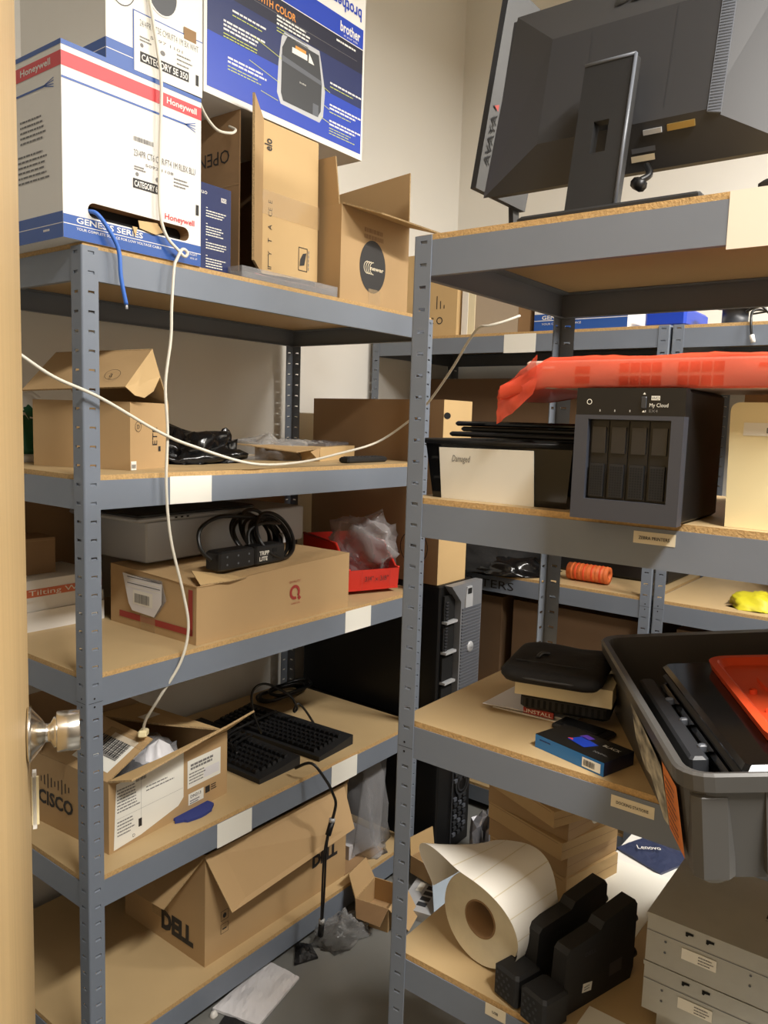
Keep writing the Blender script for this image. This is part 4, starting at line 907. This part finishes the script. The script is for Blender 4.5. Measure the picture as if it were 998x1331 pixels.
# loose mouth of the bag drooping at the left
vs = []; fs = []
for i in range(11):
    for j in range(9):
        a, b = i / 10, j / 8; y = w - .025 + a * .078; zt = .052 - .055 * a ** .9; zb = .002 - .060 * a ** .7 + .012 * math.sin(b * 3)
        z = zt * b + zb * (1 - b); x = -.012 + .02 * a + .010 * noise.noise(Vector((a * 6, b * 6, 3)))
        vs.append((x, y, z))
for i in range(10):
    for j in range(8): q = i * 9 + j; fs.append((q, q + 1, q + 10, q + 9))
mb.add(vs, fs, bagred, True); mb.build('plastic_bag', t)
# cream container
t = thing('cream_container', 'cream plastic container right of the network drive enclosure', 'container', (.300, -1.262, z0))
mb = MB(); n = 10; pr = []
F = FX(0, .12)
rr_ = .012
outl = [(0, 0), (.12, 0), (.124, .165)]
outl += [(.124 - rr_ + rr_ * math.cos(a), .168 + rr_ * math.sin(a) - .004) for a in [PI / 2 * i / 5 for i in range(1, 6)]] + [(-.004 + rr_ - rr_ * math.sin(a), .164 + rr_ * math.cos(a)) for a in [PI / 2 * i / 5 for i in range(0, 6)]]
mb.prism(F, outl, .16, cream2); mb.build('container_body', t)
mb = MB(); mb.rect(F, .015, .130, .118, .148, paper, .0007); mb.text(F, 'BRASS', .045, .134, .008, ink_g, w=.045, off=.0012); mb.rect(F, .06, .06, .118, .09, cream, .0007); mb.build('label', t)
t = thing('brown_carton', 'brown carton at the back of the second right shelf behind the cream container', 'box', (.62, -1.32, z0)); mb = MB(); mb.box(0, 0, 0, .22, .24, .26, kraft_d); mb.build('box_body', t)

# ===== right unit, third shelf
z0 = RT[2]
mb = MB()
t = thing('paper_stack', 'white papers with a red heading under the black device', 'paper', (.452, -.862, z0), rad(5))
mb.box(0, 0, 0, .10, .155, .003, white); mb.box(.012, -.006, .0032, .10, .150, .006, paper); mb.panel([(.01, .01, .0075), (.11, .0, .007), (.15, .160, .008), (-.02, .168, .012)], .001, poly_w)
FP = FX(-.003, .155); mb.box(-.004, .03, .006, .0, .09, .018, dred); mb.text(FX(-.0045, .155), 'INSTALL', .072, .0085, .007, paper, w=.05, off=.0006); mb.build('papers', t)
t = thing('set_top_device', 'black plastic device sandwiched under the cream box', 'device', (.466, -.932, z0 + .0185), rad(14)); mb = MB(); mb.bbox(0, 0, 0, .095, .165, .030, blackm, .006)
for k in range(14): mb.box(-.0008, .006 + k * .011, .006, .0012, .011 + k * .011, .022, dvoid)
mb.build('device_body', t)
MB().bbox(.575, -.800, z0 + .0005, .665, -.70, z0 + .083, black, .004).build('dark_case', label='black case at the back holding up the laptop sleeve', cat='case')
t = thing('cream_box', 'cream flat box between the laptop sleeve and the black device', 'box', (.458, -.938, z0 + .0490), rad(14)); mb = MB(); mb.box(0, 0, 0, .100, .178, .034, cream); mb.build('box_body', t)
t = thing('laptop_sleeve', 'black zipped laptop sleeve lying on the cream box', 'sleeve', (.405, -.935, z0 + .0834), rad(14))
mb = MB(); vs = []; fs = []; nx, ny = 26, 26; w, d = .215, .185
for lay in (0, 1):
    for i in range(nx + 1):
        for j in range(ny + 1):
            a, b = i / nx, j / ny; r = .035; x, y = a * w, b * d
            cx = min(max(x, r), w - r); cy = min(max(y, r), d - r); dx, dy = x - cx, y - cy; L = math.hypot(dx, dy)
            if dx and dy: m_ = max(abs(dx), abs(dy)); x, y = cx + dx * m_ / L, cy + dy * m_ / L
            e = min(a, b, 1 - a, 1 - b) * 2; th = .010 * min(1, (e * 9)) ** .5 + .004
            zc = .0145; vs.append((x, y, zc + (th if lay else -th) + .004 * noise.noise(Vector((a * 4, b * 4, 1 + lay))) * (1 if lay else 0)))
q = (nx + 1) * (ny + 1)
for i in range(nx):
    for j in range(ny): f = (i * (ny + 1) + j, (i + 1) * (ny + 1) + j, (i + 1) * (ny + 1) + j + 1, i * (ny + 1) + j + 1); fs.append(f[::-1]); fs.append(tuple(k + q for k in f))
ed = [(i, 0) for i in range(nx)] + [(nx, j) for j in range(ny)] + [(nx - i, ny) for i in range(nx)] + [(0, ny - j) for j in range(ny)]; ix = [a * (ny + 1) + b for a, b in ed]
for k in range(len(ix)): a, b = ix[k], ix[(k + 1) % len(ix)]; fs.append((a, b, q + b, q + a))
mb.add(vs, fs, cloth_k, True); mb.build('sleeve_body', t)
mb = MB(); mb.tube([(.004, .03, .0145), (-.001, .09, .0145), (.004, .155, .0145)], .0025, dgrey, 6); mb.tube([(.06, .02, .0290), (.06, .165, .0290)], .0014, dgrey, 6, 0); mb.build('zip', t)
mb = MB(); mb.tube([(.09, .13, .030), (.105, .125, .034), (.12, .115, .030)], .004, dgrey, 6); mb.build('pull_tab', t)
t = thing('flat_device', 'thin black slab lying behind the small blue and black drive box', 'device', (.408, -.945, z0), rad(-6)); MB().bbox(0, 0, 0, .052, .105, .010, blackm, .003).build('device_body', t); MB().bbox(.008, .015, .0102, .044, .09, .0125, black, .001).build('raised_cover', t)
t = thing('retail_box', 'small blue and black retail drive box at the front of the third right shelf', 'box', (.287, -.995, z0), rad(-14.5))
mb = MB(); w, d, h = .080, .142, .023; mb.box(0, 0, 0, w, d, h, dnavy); FL = FX(0, d); mb.rect(FL, 0, 0, d, h, mat('cyan_print', (36, 110, 176), .4), .0005); FTt = Fr((0, d, h), (0, -1, 0), (1, 0, 0))
mb.rect(FL, .100, .003, .136, .019, paper, .001); mb.barcode(FL, .103, .006, .022, .010, ink, 5, .0014); mb.lines(FL, .01, .015, .03, 1, .01, .002, navy, 3)
mb.rect(FTt, 0, 0, d, w, black, .0004); mb.poly(FTt, [(.045, .03), (.085, .022), (.095, .048), (.055, .058)], royal, .0008); mb.poly(FTt, [(.05, .056), (.07, .052), (.075, .066), (.055, .07)], mat('violet_print', (90, 60, 170), .4), .0008); mb.poly(FTt, [(.042, .033), (.055, .031), (.05, .038)], red, .0010)
mb.text(FTt, 'BLACK', .100, .052, .009, paper, w=.032, off=.0009, rot=0); mb.text(FTt, 'NVMe', .104, .020, .007, ink_g, w=.026, off=.0009); mb.build('box_body', t)
# tote
tu = Vector((.857, .515, 0)).normalized(); angz = math.atan2(tu.y, tu.x)
t = thing('tote_bin', 'grey plastic tote overhanging the third right shelf with an orange label on its side', 'tote', (.092, -1.192, z0 + .0005), angz, rx=rad(-6.0))
L, Wt, H = .60, .42, .128
mb = MB()
def rr2(x0, y0, x1, y1, r, z, n=5):
    o = []
    for cx, cy, a in ((x1 - r, y1 - r, 0), (x0 + r, y1 - r, 90), (x0 + r, y0 + r, 180), (x1 - r, y0 + r, 270)):
        for k in range(n + 1): q = rad(a + 90 * k / n); o.append((cx + r * math.cos(q), cy + r * math.sin(q), z))
    return o
# local x runs back, local y to the left: body spans y in [-Wt, 0]
R0 = rr2(.0, -Wt + .0, L, 0, .03, 0); R1 = rr2(-.014, -Wt - .012, L + .012, .010, .035, H)
R2 = rr2(-.028, -Wt - .026, L + .026, .024, .045, H); R3 = rr2(-.020, -Wt - .018, L + .018, .018, .040, H + .010)
R3b = rr2(-.016, -Wt - .014, L + .014, .014, .036, H + .013)
R4 = rr2(-.006, -Wt - .004, L + .004, .004, .030, H + .010); R5 = rr2(.003, -Wt + .004, L - .004, -.004, .028, .004)
RL_ = rr2(-.019, -Wt - .017, L + .017, .017, .040, H - .010)
R1b = rr2(-.0125, -Wt - .0105, L + .0105, .009, .035, H - .010)
rings_ = [R0, R1b, R1b, RL_, R2, R3, R3b, R4, R5]; k = len(R0); vs = []; fs = []
rings_ = [R0, R1b, RL_, R3, R3b, R4, R5]
for r in rings_: vs += r
for i in range(len(rings_) - 1):
    for j in range(k): fs.append((i * k + j, i * k + (j + 1) % k, (i + 1) * k + (j + 1) % k, (i + 1) * k + j))
fs.append(tuple(range(k))[::-1]); fs.append(tuple(range((len(rings_) - 1) * k, len(rings_) * k)))
mb.add(vs, fs, tote_m); mb.build('tote_body', t)
mb = MB(); mb.bbox(-.013, -.048, -.006, .03, .002, H - .010, tote_m, .010); mb.build('corner_post', t)
for yy in (-.085, -.16, -.26, -.36): MB().box(-.014, yy - .003, .01, .0, yy + .003, H - .012, tote_m).build('rib', t)
FS = Fr((.0, .0042, 0), Vector((-1, 0, 0)), (0, .01, .128))
mb = MB(); mb.poly(FS, [(-.150, .014), (-.135, .006), (-.105, .012), (-.100, .040), (-.108, .095), (-.15, .100), (-.22, .108), (-.31, .112), (-.30, .060), (-.25, .030), (-.20, .040)], mat('torn_label', (226, 218, 194), .7, 0, .75, 22, 0, (1, 1, 2.2), (60, 58, 54)), .001); mb.build('torn_label', t)
mb = MB(); mb.poly(FS, [(-.098, .012), (-.020, .012), (-.020, .108), (-.098, .108)], mat('orange_label', (226, 128, 50), .6), .001)
mb.lines(FS, -.088, .092, .056, 9, .009, .0022, ink, 77, .0018); mb.build('orange_label', t)
tote = t
TM = MW[t.name]
def tp_(x, y, z): return TM @ Vector((x, y, z))
TE = t.rotation_euler.copy()
def in_tote(name, label, cat, x, y, z, rx=0., rz=0., ry=0., group=None):
    t = thing(name, label, cat, tp_(x, y, z)); Mx = TE.to_matrix() @ (Matrix.Rotation(rz, 3, 'Z') @ Matrix.Rotation(ry, 3, 'Y') @ Matrix.Rotation(rx, 3, 'X')); t.rotation_euler = Mx.to_euler(); MW[t.name] = Matrix.Translation(tp_(x, y, z)) @ Mx.to_4x4(); return t
deepred = mat('dark_red_gloss', (96, 10, 12), .15)
for k, (zz, lab, dx) in enumerate([(.0705, 'black laptop lower of the two in the grey tote', .0), (.1025, 'glossy black and dark red laptop on top of the pile in the grey tote', .006)]):
    t2 = in_tote('laptop', lab, 'laptop', .010 + dx, -.360 - dx, zz, 0, 0)
    mb = MB(); mb.bbox(0, 0, 0, .43, .300, .016, black if k == 0 else dgrey, .006); mb.box(-.001, .25, .004, .001, .28, .009, silverp); mb.build('base', t2)
    mb = MB(); mb.bbox(0.0, 0, .0165, .43, .300, .031, glossb, .006); mb.build('screen_lid', t2)
    if k == 1: mb = MB(); mb.poly(FT(.0312), [(.01, .03), (.38, .01), (.38, .10), (.25, .16), (.02, .25)], deepred, .0004); mb.build('glossy_red_area', t2); MB().lathe(Fr((-.0005, .27, .008), (0, -1, 0), Z), [(0, .001), (.004, .001), (.004, 0)], dvoid, 12).build('jack', t2)
    mb = MB(); mb.tube([(.02, .285, .017), (.07, .285, .017)], .006, black, 8, 0); mb.build('hinge', t2)
t2 = in_tote('plastic_cover', 'orange-red plastic cover lying on the laptops in the grey tote', 'cover', .055, -.335, .1345, 0, rad(-3))
mb = MB(); a = rr2(0, 0, .36, .215, .03, 0); b = rr2(-.004, -.004, .364, .219, .034, .014); c = rr2(.008, .008, .352, .207, .026, .014); d_ = rr2(.018, .018, .342, .197, .02, .003); k = len(a)
vs = a + b + c + d_; fs = [tuple(range(k))[::-1]]
for i in range(3):
    for j in range(k): fs.append((i * k + j, i * k + (j + 1) % k, (i + 1) * k + (j + 1) % k, (i + 1) * k + j))
fs.append(tuple(range(3 * k, 4 * k))); mb.add(vs, fs, orangep)
for (x, y) in ((.06, .185), (.20, .185), (.03, .09)): mb.lathe(Fr((x, y, .003), X, Y), [(.006, .007), (.006, 0)], orangep, 12); mb.disc(FT(.003, x, y), 0, 0, .004, .004, dred, .001, 12)
mb.box(.12, .05, .003, .123, .19, .009, orangep); mb.box(.20, .16, .003, .26, .163, .009, orangep); mb.build('cover_shell', t2)
t2 = in_tote('bracket', 'dark grey plastic bracket with three light clips along the tote side', 'bracket', .115, -.053, .070)
mb = MB(); mb.bbox(0, 0, 0, .34, .026, .034, dgrey, .004); mb.build('bracket_body', t2)
for x in (.03, .13, .22): MB().bbox(x, -.007, .026, x + .010, .006, .038, mgrey, .002).build('clip', t2)
t2 = in_tote('cardboard_filler', 'grey foam block at the bottom of the tote under the laptops', 'foam', .02, -.39, .0045); MB().box(0, 0, 0, .42, .36, .064, mgrey).build('foam_block', t2)

# ===== right unit, fourth shelf
z0 = RT[3]
# label roll
t = thing('label_roll', 'large roll of blank white labels with its outer turn sprung loose', 'label roll', (.340, -.757, z0), rad(-8))
Ro, Ri, Wd = .092, .036, .110; F = Fr((0, 0, Ro), (0, -1, 0), Z)
mb = MB(); n = 56; vs = []
for i in range(n):
    a = 2 * PI * i / n; c, s_ = math.cos(a), math.sin(a)
    for r, hgt in ((Ri, 0), (Ro - .004, 0), (Ro - .004, -Wd), (Ri, -Wd)): vs.append(F.p(r * c, r * s_, hgt))
fs_side = []; fs_out = []; fs_in = []
for i in range(n): j = (i + 1) % n; fs_side += [(i * 4, j * 4, j * 4 + 1, i * 4 + 1), (i * 4 + 2, j * 4 + 2, j * 4 + 3, i * 4 + 3)]; fs_out.append((i * 4 + 1, j * 4 + 1, j * 4 + 2, i * 4 + 2)); fs_in.append((i * 4 + 3, j * 4 + 3, j * 4, i * 4))
mb.add(vs, fs_side, roll_side, True); mb.add(vs, fs_out, roll_m, True); mb.add(vs, fs_in, kraft_d, True); mb.build('roll_body', t)
mb = MB(); vs = []
for i in range(n):
    a = 2 * PI * i / n; c, s_ = math.cos(a), math.sin(a)
    for r, hgt in ((Ri - .003, .001), (Ri, .001), (Ri, -Wd), (Ri - .003, -Wd)): vs.append(F.p(r * c, r * s_, hgt))
mb.add(vs, [(i * 4 + q, ((i + 1) % n) * 4 + q, ((i + 1) % n) * 4 + (q + 1) % 4, i * 4 + (q + 1) % 4) for i in range(n) for q in range(4)], kraft_d, True); mb.build('cardboard_core', t)
# loose outer turn: flares forward (towards the aisle) at the top left
mb = MB(); n = 72; vs = []; fs = []
def loose(a, b):      # a 0..1 round from the right side over the top to the left, b 0..1 front to back
    dg = -55 + a * 222; ang = rad(dg); tip = math.exp(-((dg - 132) / 20) ** 2); hood = math.exp(-((dg - 88) / 62) ** 2)
    r = Ro + .003 + .056 * tip * (1 - b) ** 1.3 + .010 * hood + .020 * math.exp(-((dg - 62) / 26) ** 2) * b + .012 * math.exp(-((dg - 150) / 30) ** 2)
    fwd = .008 + .040 * hood + .018 * tip
    return F.p(r * math.cos(ang), r * math.sin(ang), fwd * (1 - b) - Wd * b * 1.04)
m_ = 8
for i in range(n + 1):
    for j in range(m_ + 1): vs.append(loose(i / n, j / m_))
for i in range(n):
    for j in range(m_): q = i * (m_ + 1) + j; fs.append((q, q + m_ + 1, q + m_ + 2, q + 1))
mb.add(vs, fs, roll_m, True)
for i in range(4, n, 8):
    for j in range(m_):
        p = [loose(i / n, j / m_), loose((i + .32) / n, j / m_), loose((i + .32) / n, (j + 1) / m_), loose(i / n, (j + 1) / m_)]
        nn_ = (p[1] - p[0]).cross(p[2] - p[0]).normalized() * -.0006; nn_ = nn_ if nn_.dot(p[0] - F.p(0, 0, -.05)) > 0 else -nn_
        mb.add([q + nn_ for q in p], [(0, 1, 2, 3)], roll_side)
mb.build('loose_labels', t)
# docks
def dock(label, loc, rz, sc=1.):
    t = thing('docking_station', label, 'docking station', loc, rz, group='black docking stations on the fourth right shelf')
    mb = MB(); F = Fr((0, 0, 0), X, Z); th = .030
    prof = [(0, 0), (.235, 0), (.242, .02), (.242, .145), (.234, .156), (.150, .142), (.140, .130), (.062, .122), (.054, .114), (.050, .058), (0, .042)]
    mb.prism(F, [(a * sc, b * sc) for a, b in prof], th, blackm); mb.build('dock_slab', t)
    mb = MB(); mb.bbox(-.010, -.012, 0, .052, .046, .060, blackm, .005)
    for k in range(5):
        for j in range(3): mb.disc(FX(-.0102, .04), .004 + j * .012 + (k % 2) * .005, .012 + k * .009, .003, .003, dgrey, .0006, 8)
    mb.build('connector_block', t)
    F2 = FY(-.0006); MB().rect(F2, .17, .03, .205, .055, dgrey).build('moulded_plate', t); MB().text(F2, 'DELL', .10, .095, .008, dgrey, w=.03).build('logo', t)
    MB().tube([(.241, .015, .035), (.260, .015, .035)], .010, black, 10, 0).build('thumb_screw', t); MB().tube([(.241, .015, .105), (.258, .015, .105)], .008, black, 10, 0).build('thumb_screw', t); return t
d1 = dock('black docking station nearest the label roll, standing on edge', (.290, -.862, z0), rad(-16))
d2 = dock('black docking station with a small white sticker, nearest the metal servers', (.268, -.925, z0), rad(-17))
mb = MB(); mb.panel([(.098, -.0012, .028), (.122, -.0012, .024), (.124, -.0012, .040), (.100, -.0012, .044)], .0006, paper); mb.lines(FY(-.0012), .102, .036, .018, 2, .005, .002, ink_g, 3); mb.build('white_sticker', d2)
# flat kraft boxes
rr = random.Random(11); zz = z0
hs = [.052, .048, .040, .046, .036, .044, .034, .040]
words = ['lowest', 'second lowest', 'third from the bottom', 'fourth from the bottom', 'fourth from the top', 'third from the top', 'second from the top', 'topmost']
offs = [(0, 0, 0), (.004, .002, 1.5), (-.020, .006, -3), (-.006, .0, 2), (-.055, .012, -9), (-.03, .02, 3), (-.070, .0, -12), (-.045, .03, -4)]
for k in range(8):
    dx, dy, dr = offs[k]
    t = thing('flat_kraft_box', 'flat kraft box, %s in the pile of eight behind the label roll' % words[k], 'box', (.632 + dx, -.800 + dy, zz), rad(-14 + dr), group='flat kraft boxes behind the label roll')
    mb = MB(); mb.box(0, 0, 0, .185, .225 if k < 5 else .215, hs[k] - .001, kraft if k % 2 else kraft_l); FLk = FX(0, .225 if k < 5 else .215)
    mb.rect(FLk, .0, hs[k] * .85, .215, hs[k] * .85 + .001, kraft_d); mb.rect(FY(0), 0, hs[k] * .5, .185, hs[k] * .5 + .001, kraft_d)
    if k in (3, 4): mb.disc(FY(0), .10, hs[k] * .5, .016, .013, paper if k == 3 else tagm, .001, 16)
    mb.build('box_body', t); zz += hs[k]
mb = MB(); mb.box(.59, -.96, z0, .87, -.82, z0 + .002, paper); mb.build('paper_sheet', label='large white sheet lying beside the foot of the kraft box pile', cat='paper')
# servers
def server(label, z, h, x=.378, y=-1.053):
    t = thing('rack_server', label, 'server', (x, y, z), rad(.5), group='metal rack servers')
    w, d = .46, .44; mb = MB(); mb.box(0, -d, 0, w, 0, h - .008, silver); mb.box(-.0015, -d, h - .008, w, .0015, h - .0006, silver); FLs = FX(0, 0)
    mb.rect(FLs, 0, h - .0315, d, h - .0305, mgrey) if h > .06 else None
    for (a, b) in ((.035, h * .30), (.035, h * .52), (.18, h * .35), (.18, h * .55), (.30, h * .4), (.30, h * .6), (.40, h * .35)): mb.disc(FLs, a * .9, b, .0022, .0022, mgrey, .0010, 8)
    mb.build('chassis', t)
    mb = MB()
    for a in (.062, .094): mb.prism(Fr((-.002, 0, 0), (0, -1, 0), Z), [(a, h - .010), (a + .012, h - .010), (a + .012, h - .013), (a + .005, h - .0135), (a + .003, h - .017), (a, h - .016)], .0012, dvoid)
    mb.build('latch_slots', t)
    if h > .06: mb = MB(); mb.panel([(-.0016, -.058, h * .33), (-.0016, -.112, h * .33), (-.0016, -.112, h * .33 + .019), (-.0016, -.058, h * .33 + .019)], .0008, paper); mb.lines(FX(-.0016, 0), .084, h * .33 + .013, .024, 3, .005, .002, ink_g, 5, .0004); mb.build('service_label', t)
    return t
s1 = server('pale thin metal unit at the bottom of the rack server pile', z0, .043, .392, -1.075)
server('lower of the two thick metal rack servers with white labels', z0 + .0434, .0864)
s3 = server('upper thick metal rack server with a dark slot in its lid', z0 + .1302, .0864)
mb = MB(); mb.box(.10, -.36, .0860, .165, -.16, .0868, dvoid); mb.box(.10, -.36, .0862, .103, -.16, .0885, silver); mb.build('lid_recess', s3)
mb = MB(); mb.box(.282, -1.052, z0, .374, -.965, z0 + .0015, paper); mb.panel([(.282, -1.4, z0 + .002), (.370, -1.4, z0 + .002), (.370, -1.055, z0 + .002), (.282, -1.0, z0 + .002)], .001, paper); mb.build('paper_sheet', label='white sheet under the edge of the metal rack servers', cat='paper')
t = thing('white_carton', 'white floor carton behind the metal rack servers, dark printed bag on it', 'box', (.93, -1.25, 0)); MB().box(0, 0, 0, .55, .50, .40, white).build('box_body', t)
mb = MB(); mb.sheet((1.13, -.84, .4004), .16, .14, 3, .008, mat('dark_blue_bag', (52, 60, 88), .35), .003, rad(-20)); mb.build('printed_bag', label='dark blue printed bag lying on the white carton', cat='bag')
mb = MB(); mb.text(Fr(Vector((1.09, -.80, .416)), (.55, -.83, 0), (.83, .55, 0)), 'Lenovo', 0, 0, .02, paper, w=.06); mb.build('print', bpy.data.objects['printed_bag'], world=True)

# ===== back units
z0 = RT[0] + .014 + .0002
z0 = 1.837 + .0108
t = thing('kraft_carton', 'kraft carton with a row of printed bars at the left of the far top shelf', 'box', (1.735, .245, z0)); mb = MB(); mb.box(0, 0, 0, .34, .30, .32, kraft_l); FL = FX(0, .30)
for i, hh in enumerate((.05, .03, .014)): mb.rect(FL, .205 + i * .017, .105, .209 + i * .017, .105 + hh, ink)
mb.ring(FL, .222, .060, .014, .004, ink); mb.text(FL, 'CISC', .105, .048, .026, ink, w=.09); mb.build('box_body', t)
t = thing('picture_frame_box', 'greyish flat carton leaning on the far top shelf beside the kraft one', 'box', (1.76, -.028, z0)); mb = MB(); mb.box(0, .02, 0, .32, .235, .26, mat('taupe_card', (176, 160, 140), .7)); mb.box(-.006, .235, 0, .30, .262, .27, white); mb.box(-.004, .205, 0, .0, .235, .25, cream); mb.box(0, -.03, 0, .30, .019, .24, kraft_d); mb.build('box_body', t)
t = thing('cable_box', 'white and blue cable carton behind the rear post on the far top shelf', 'box', (1.74, -.43, z0)); mb = MB(); mb.box(0, 0, 0, .34, .345, .40, white); FL = FX(0, .345)
mb.rect(FL, 0, 0, .345, .060, blue, .0005); mb.rect(FL, 0, .036, .345, .0385, white); mb.text(FL, 'GENESIS SERIES', .030, .041, .014, white, w=.18, bold=.02); mb.text(FL, 'YOUR COMPLETE SOURCE', .030, .022, .007, white, w=.15)
mb.rect(FL, .0, .06, .345, .0605, white); mb.build('box_body', t)
t = thing('blue_case', 'bright blue plastic case on the far top shelf', 'case', (1.76, -.615, z0)); MB().bbox(0, 0, 0, .25, .135, .062, royal, .008).build('case_body', t); 
t = thing('cable_spool', 'dark reel standing on the far top shelf right of the blue case', 'reel', (1.86, -.74, z0)); MB().lathe(Fr((0, 0, .0), X, Y), [(0, 0), (.075, 0), (.075, .006), (.04, .007), (.04, .062), (.075, .063), (.075, .069), (0, .07)], dgrey, 24).build('reel_body', t)
MB().bbox(1.80, -1.5, z0, 2.25, -.86, z0 + .10, black, .01).build('black_case', label='long black case at the right of the far top shelf', cat='case')
MB().bbox(1.95, -.60 + .0, z0 + .0, 2.25, .2, z0 + .05, black, .01) if False else None
mb = MB(); mb.tube([(1.76, -.85, z0 + .035), (1.725, -.825, z0 + .03), (1.700, -.826, z0 + .0), (1.697, -.832, z0 - .05)], .004, cable_k); mb.tube([(1.74, -.80, z0 + .03), (1.74, -.84, z0 + .045), (1.75, -.87, z0 + .02), (1.78, -.9, z0 + .02)], .004, cable_k); mb.tube([(1.80, -.80, z0 + .03), (1.79, -.95, z0 + .04), (1.79, -1.1, z0 + .01)], .003, cable_k)
mb.build('adapter_cable', label='black cable with a white tip hanging over the far top beam', cat='cable'); mb = MB(); mb.tube([(1.697, -.832, z0 - .045), (1.697, -.838, z0 - .068)], .007, white, 8, 0); mb.build('plug', bpy.data.objects['adapter_cable'], world=True)
mb = MB(); mb.box(1.7105, -1.0, 1.768, 1.7125, -.78, 1.782, paper); mb.build('notice', None, label='white notice strip on the far right beam', cat='notice') if False else None
z0 = .938 + .0108
t = thing('laptop_bag', 'black laptop bags heaped on the far middle shelf', 'bag', (1.90, .12, z0)); MB().blob((0, 0, 0), .44, .40, .10, 71, .2, cloth_k, 4, 30).build('bag_body', t); MB().blob((-.10, -.10, .0), .26, .34, .055, 73, .3, bagblack, 4, 26).build('bag_pocket', t)
mb = MB(); F = Fr((1.80, -.26, z0 + .032), (1, 0, 0), (0, 0, 1)); mb.lathe(Fr((1.83, -.235, z0 + .0335), (1, 0, 0), (0, 0, 1)), [(.012, .0), (.031, .001), (.031, .155), (.012, .156), (.012, 0)], orange_rope, 24)
for k in range(9): mb.lathe(Fr((1.83, -.252 - k * .0155, z0 + .0335), (1, 0, 0), (0, 0, 1)), [(.031, .0), (.0328, .004), (.031, .008)], orangep if k % 2 else orange_rope, 20)
mb.build('rope_hank', label='orange braided hank lying on the far middle shelf', cat='rope')
MB().blob((1.85, -.875, z0), .17, .16, .045, 81, .25, mat('yellow_bag', (206, 196, 40), .5), 5, 24).build('yellow_bag', label='yellow plastic item at the right of the far middle shelf', cat='bag')
t = thing('black_crate', 'long black case standing behind the orange hank on the far middle shelf', 'case', (1.98, -.55, z0)); MB().bbox(0, 0, 0, .30, .44, .20, black, .01).build('case_body', t)
t = thing('big_brown_carton', 'big brown carton with shade-darkened colour filling the far shelf above the orange hank', 'box', (1.99, -.55, z0 + .2005)); MB().box(0, 0, 0, .30, 1.08, .55, carton_dk).build('box_body', t)
t = thing('big_brown_carton', 'big brown carton with shade-darkened colour at the right end of the far middle shelf', 'box', (1.98, -1.5, z0)); MB().box(0, 0, 0, .30, .55, .62, carton_dk).build('box_body', t)
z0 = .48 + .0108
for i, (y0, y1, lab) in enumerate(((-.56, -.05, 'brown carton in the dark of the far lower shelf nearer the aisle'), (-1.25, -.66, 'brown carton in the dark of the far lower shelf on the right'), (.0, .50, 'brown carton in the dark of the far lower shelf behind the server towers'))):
    t = thing('shaded_carton', lab, 'box', (1.76, y0, z0)); MB().box(0, 0, 0, .40, y1 - y0, .36, carton_dk).build('box_body', t)

# ===== cables across the front
mb = MB()
zl = LT[0] + .356
mb.tube([(.150, -.0 - .004, zl + .170), (.168, -.012, 2.25), (.178, -.012, 2.181), (.176, -.010, 2.044), (.174, -.012, 1.936), (.188, -.014, 1.885), (.216, -.018, 1.859), (.232, -.020, 1.848), (.238, -.022, 1.857), (.226, -.02, 1.862), (.212, -.020, 1.84), (.204, -.02, 1.817), (.198, -.02, 1.736), (.196, -.02, 1.671), (.182, -.02, 1.573), (.186, -.022, 1.474), (.184, -.02, 1.358), (.196, -.02, 1.238), (.230, -.02, 1.111), (.245, -.02, 1.028), (.231, -.012, .95), (.198, .02, .868), (.195, .07, .80), (.205, .095, .762)], .0034, cable_w)
mb.build('network_cable', label='white cable hanging straight down from the oval opening to the open carton', cat='cable')
mb = MB(); mb.tube([(-.30, -.02, 1.68), (-.18, -.02, 1.627), (-.142, -.02, 1.612), (-.072, -.02, 1.573), (.025, -.021, 1.538), (.152, -.032, 1.474), (.255, -.02, 1.441), (.441, -.012, 1.397), (.632, .015, 1.394), (.754, -.018, 1.417), (.911, -.03, 1.449), (.936, -.12, 1.511), (.903, -.20, 1.556), (.889, -.25, 1.601), (.867, -.31, 1.659), (.849, -.36, 1.715), (.832, -.40, 1.747), (.846, -.42, 1.753), (.880, -.44, 1.765), (.93, -.46, 1.785)], .0034, cable_w)
mb.build('network_cable', label='white cable slung diagonally across the second shelf', cat='cable')
mb = MB(); mb.tube([(.290, .006, 2.190), (.33, .03, 2.175), (.38, .05, 2.165), (.43, .06, 2.175), (.47, .09, 2.20), (.485, .13, 2.22)], .0034, cable_w); mb.build('network_cable', label='short white cable loop running from the cable boxes under the printer carton', cat='cable')
mb = MB(); mb.tube([(.020, .012, LT[0] + .060), (.027, -.012, 1.893), (.050, -.016, 1.868), (.071, -.018, 1.832), (.076, -.018, 1.78), (.088, -.018, 1.728)], .0042, cable_b); mb.build('network_cable', label='blue cable hanging out of the slot of the large white carton', cat='cable')
mb = MB(); mb.tube([(.088, -.018, 1.728), (.089, -.018, 1.719)], .0028, silverp, 6, 0); mb.build('wire_end', bpy.data.objects['network_cable.003'], world=True)
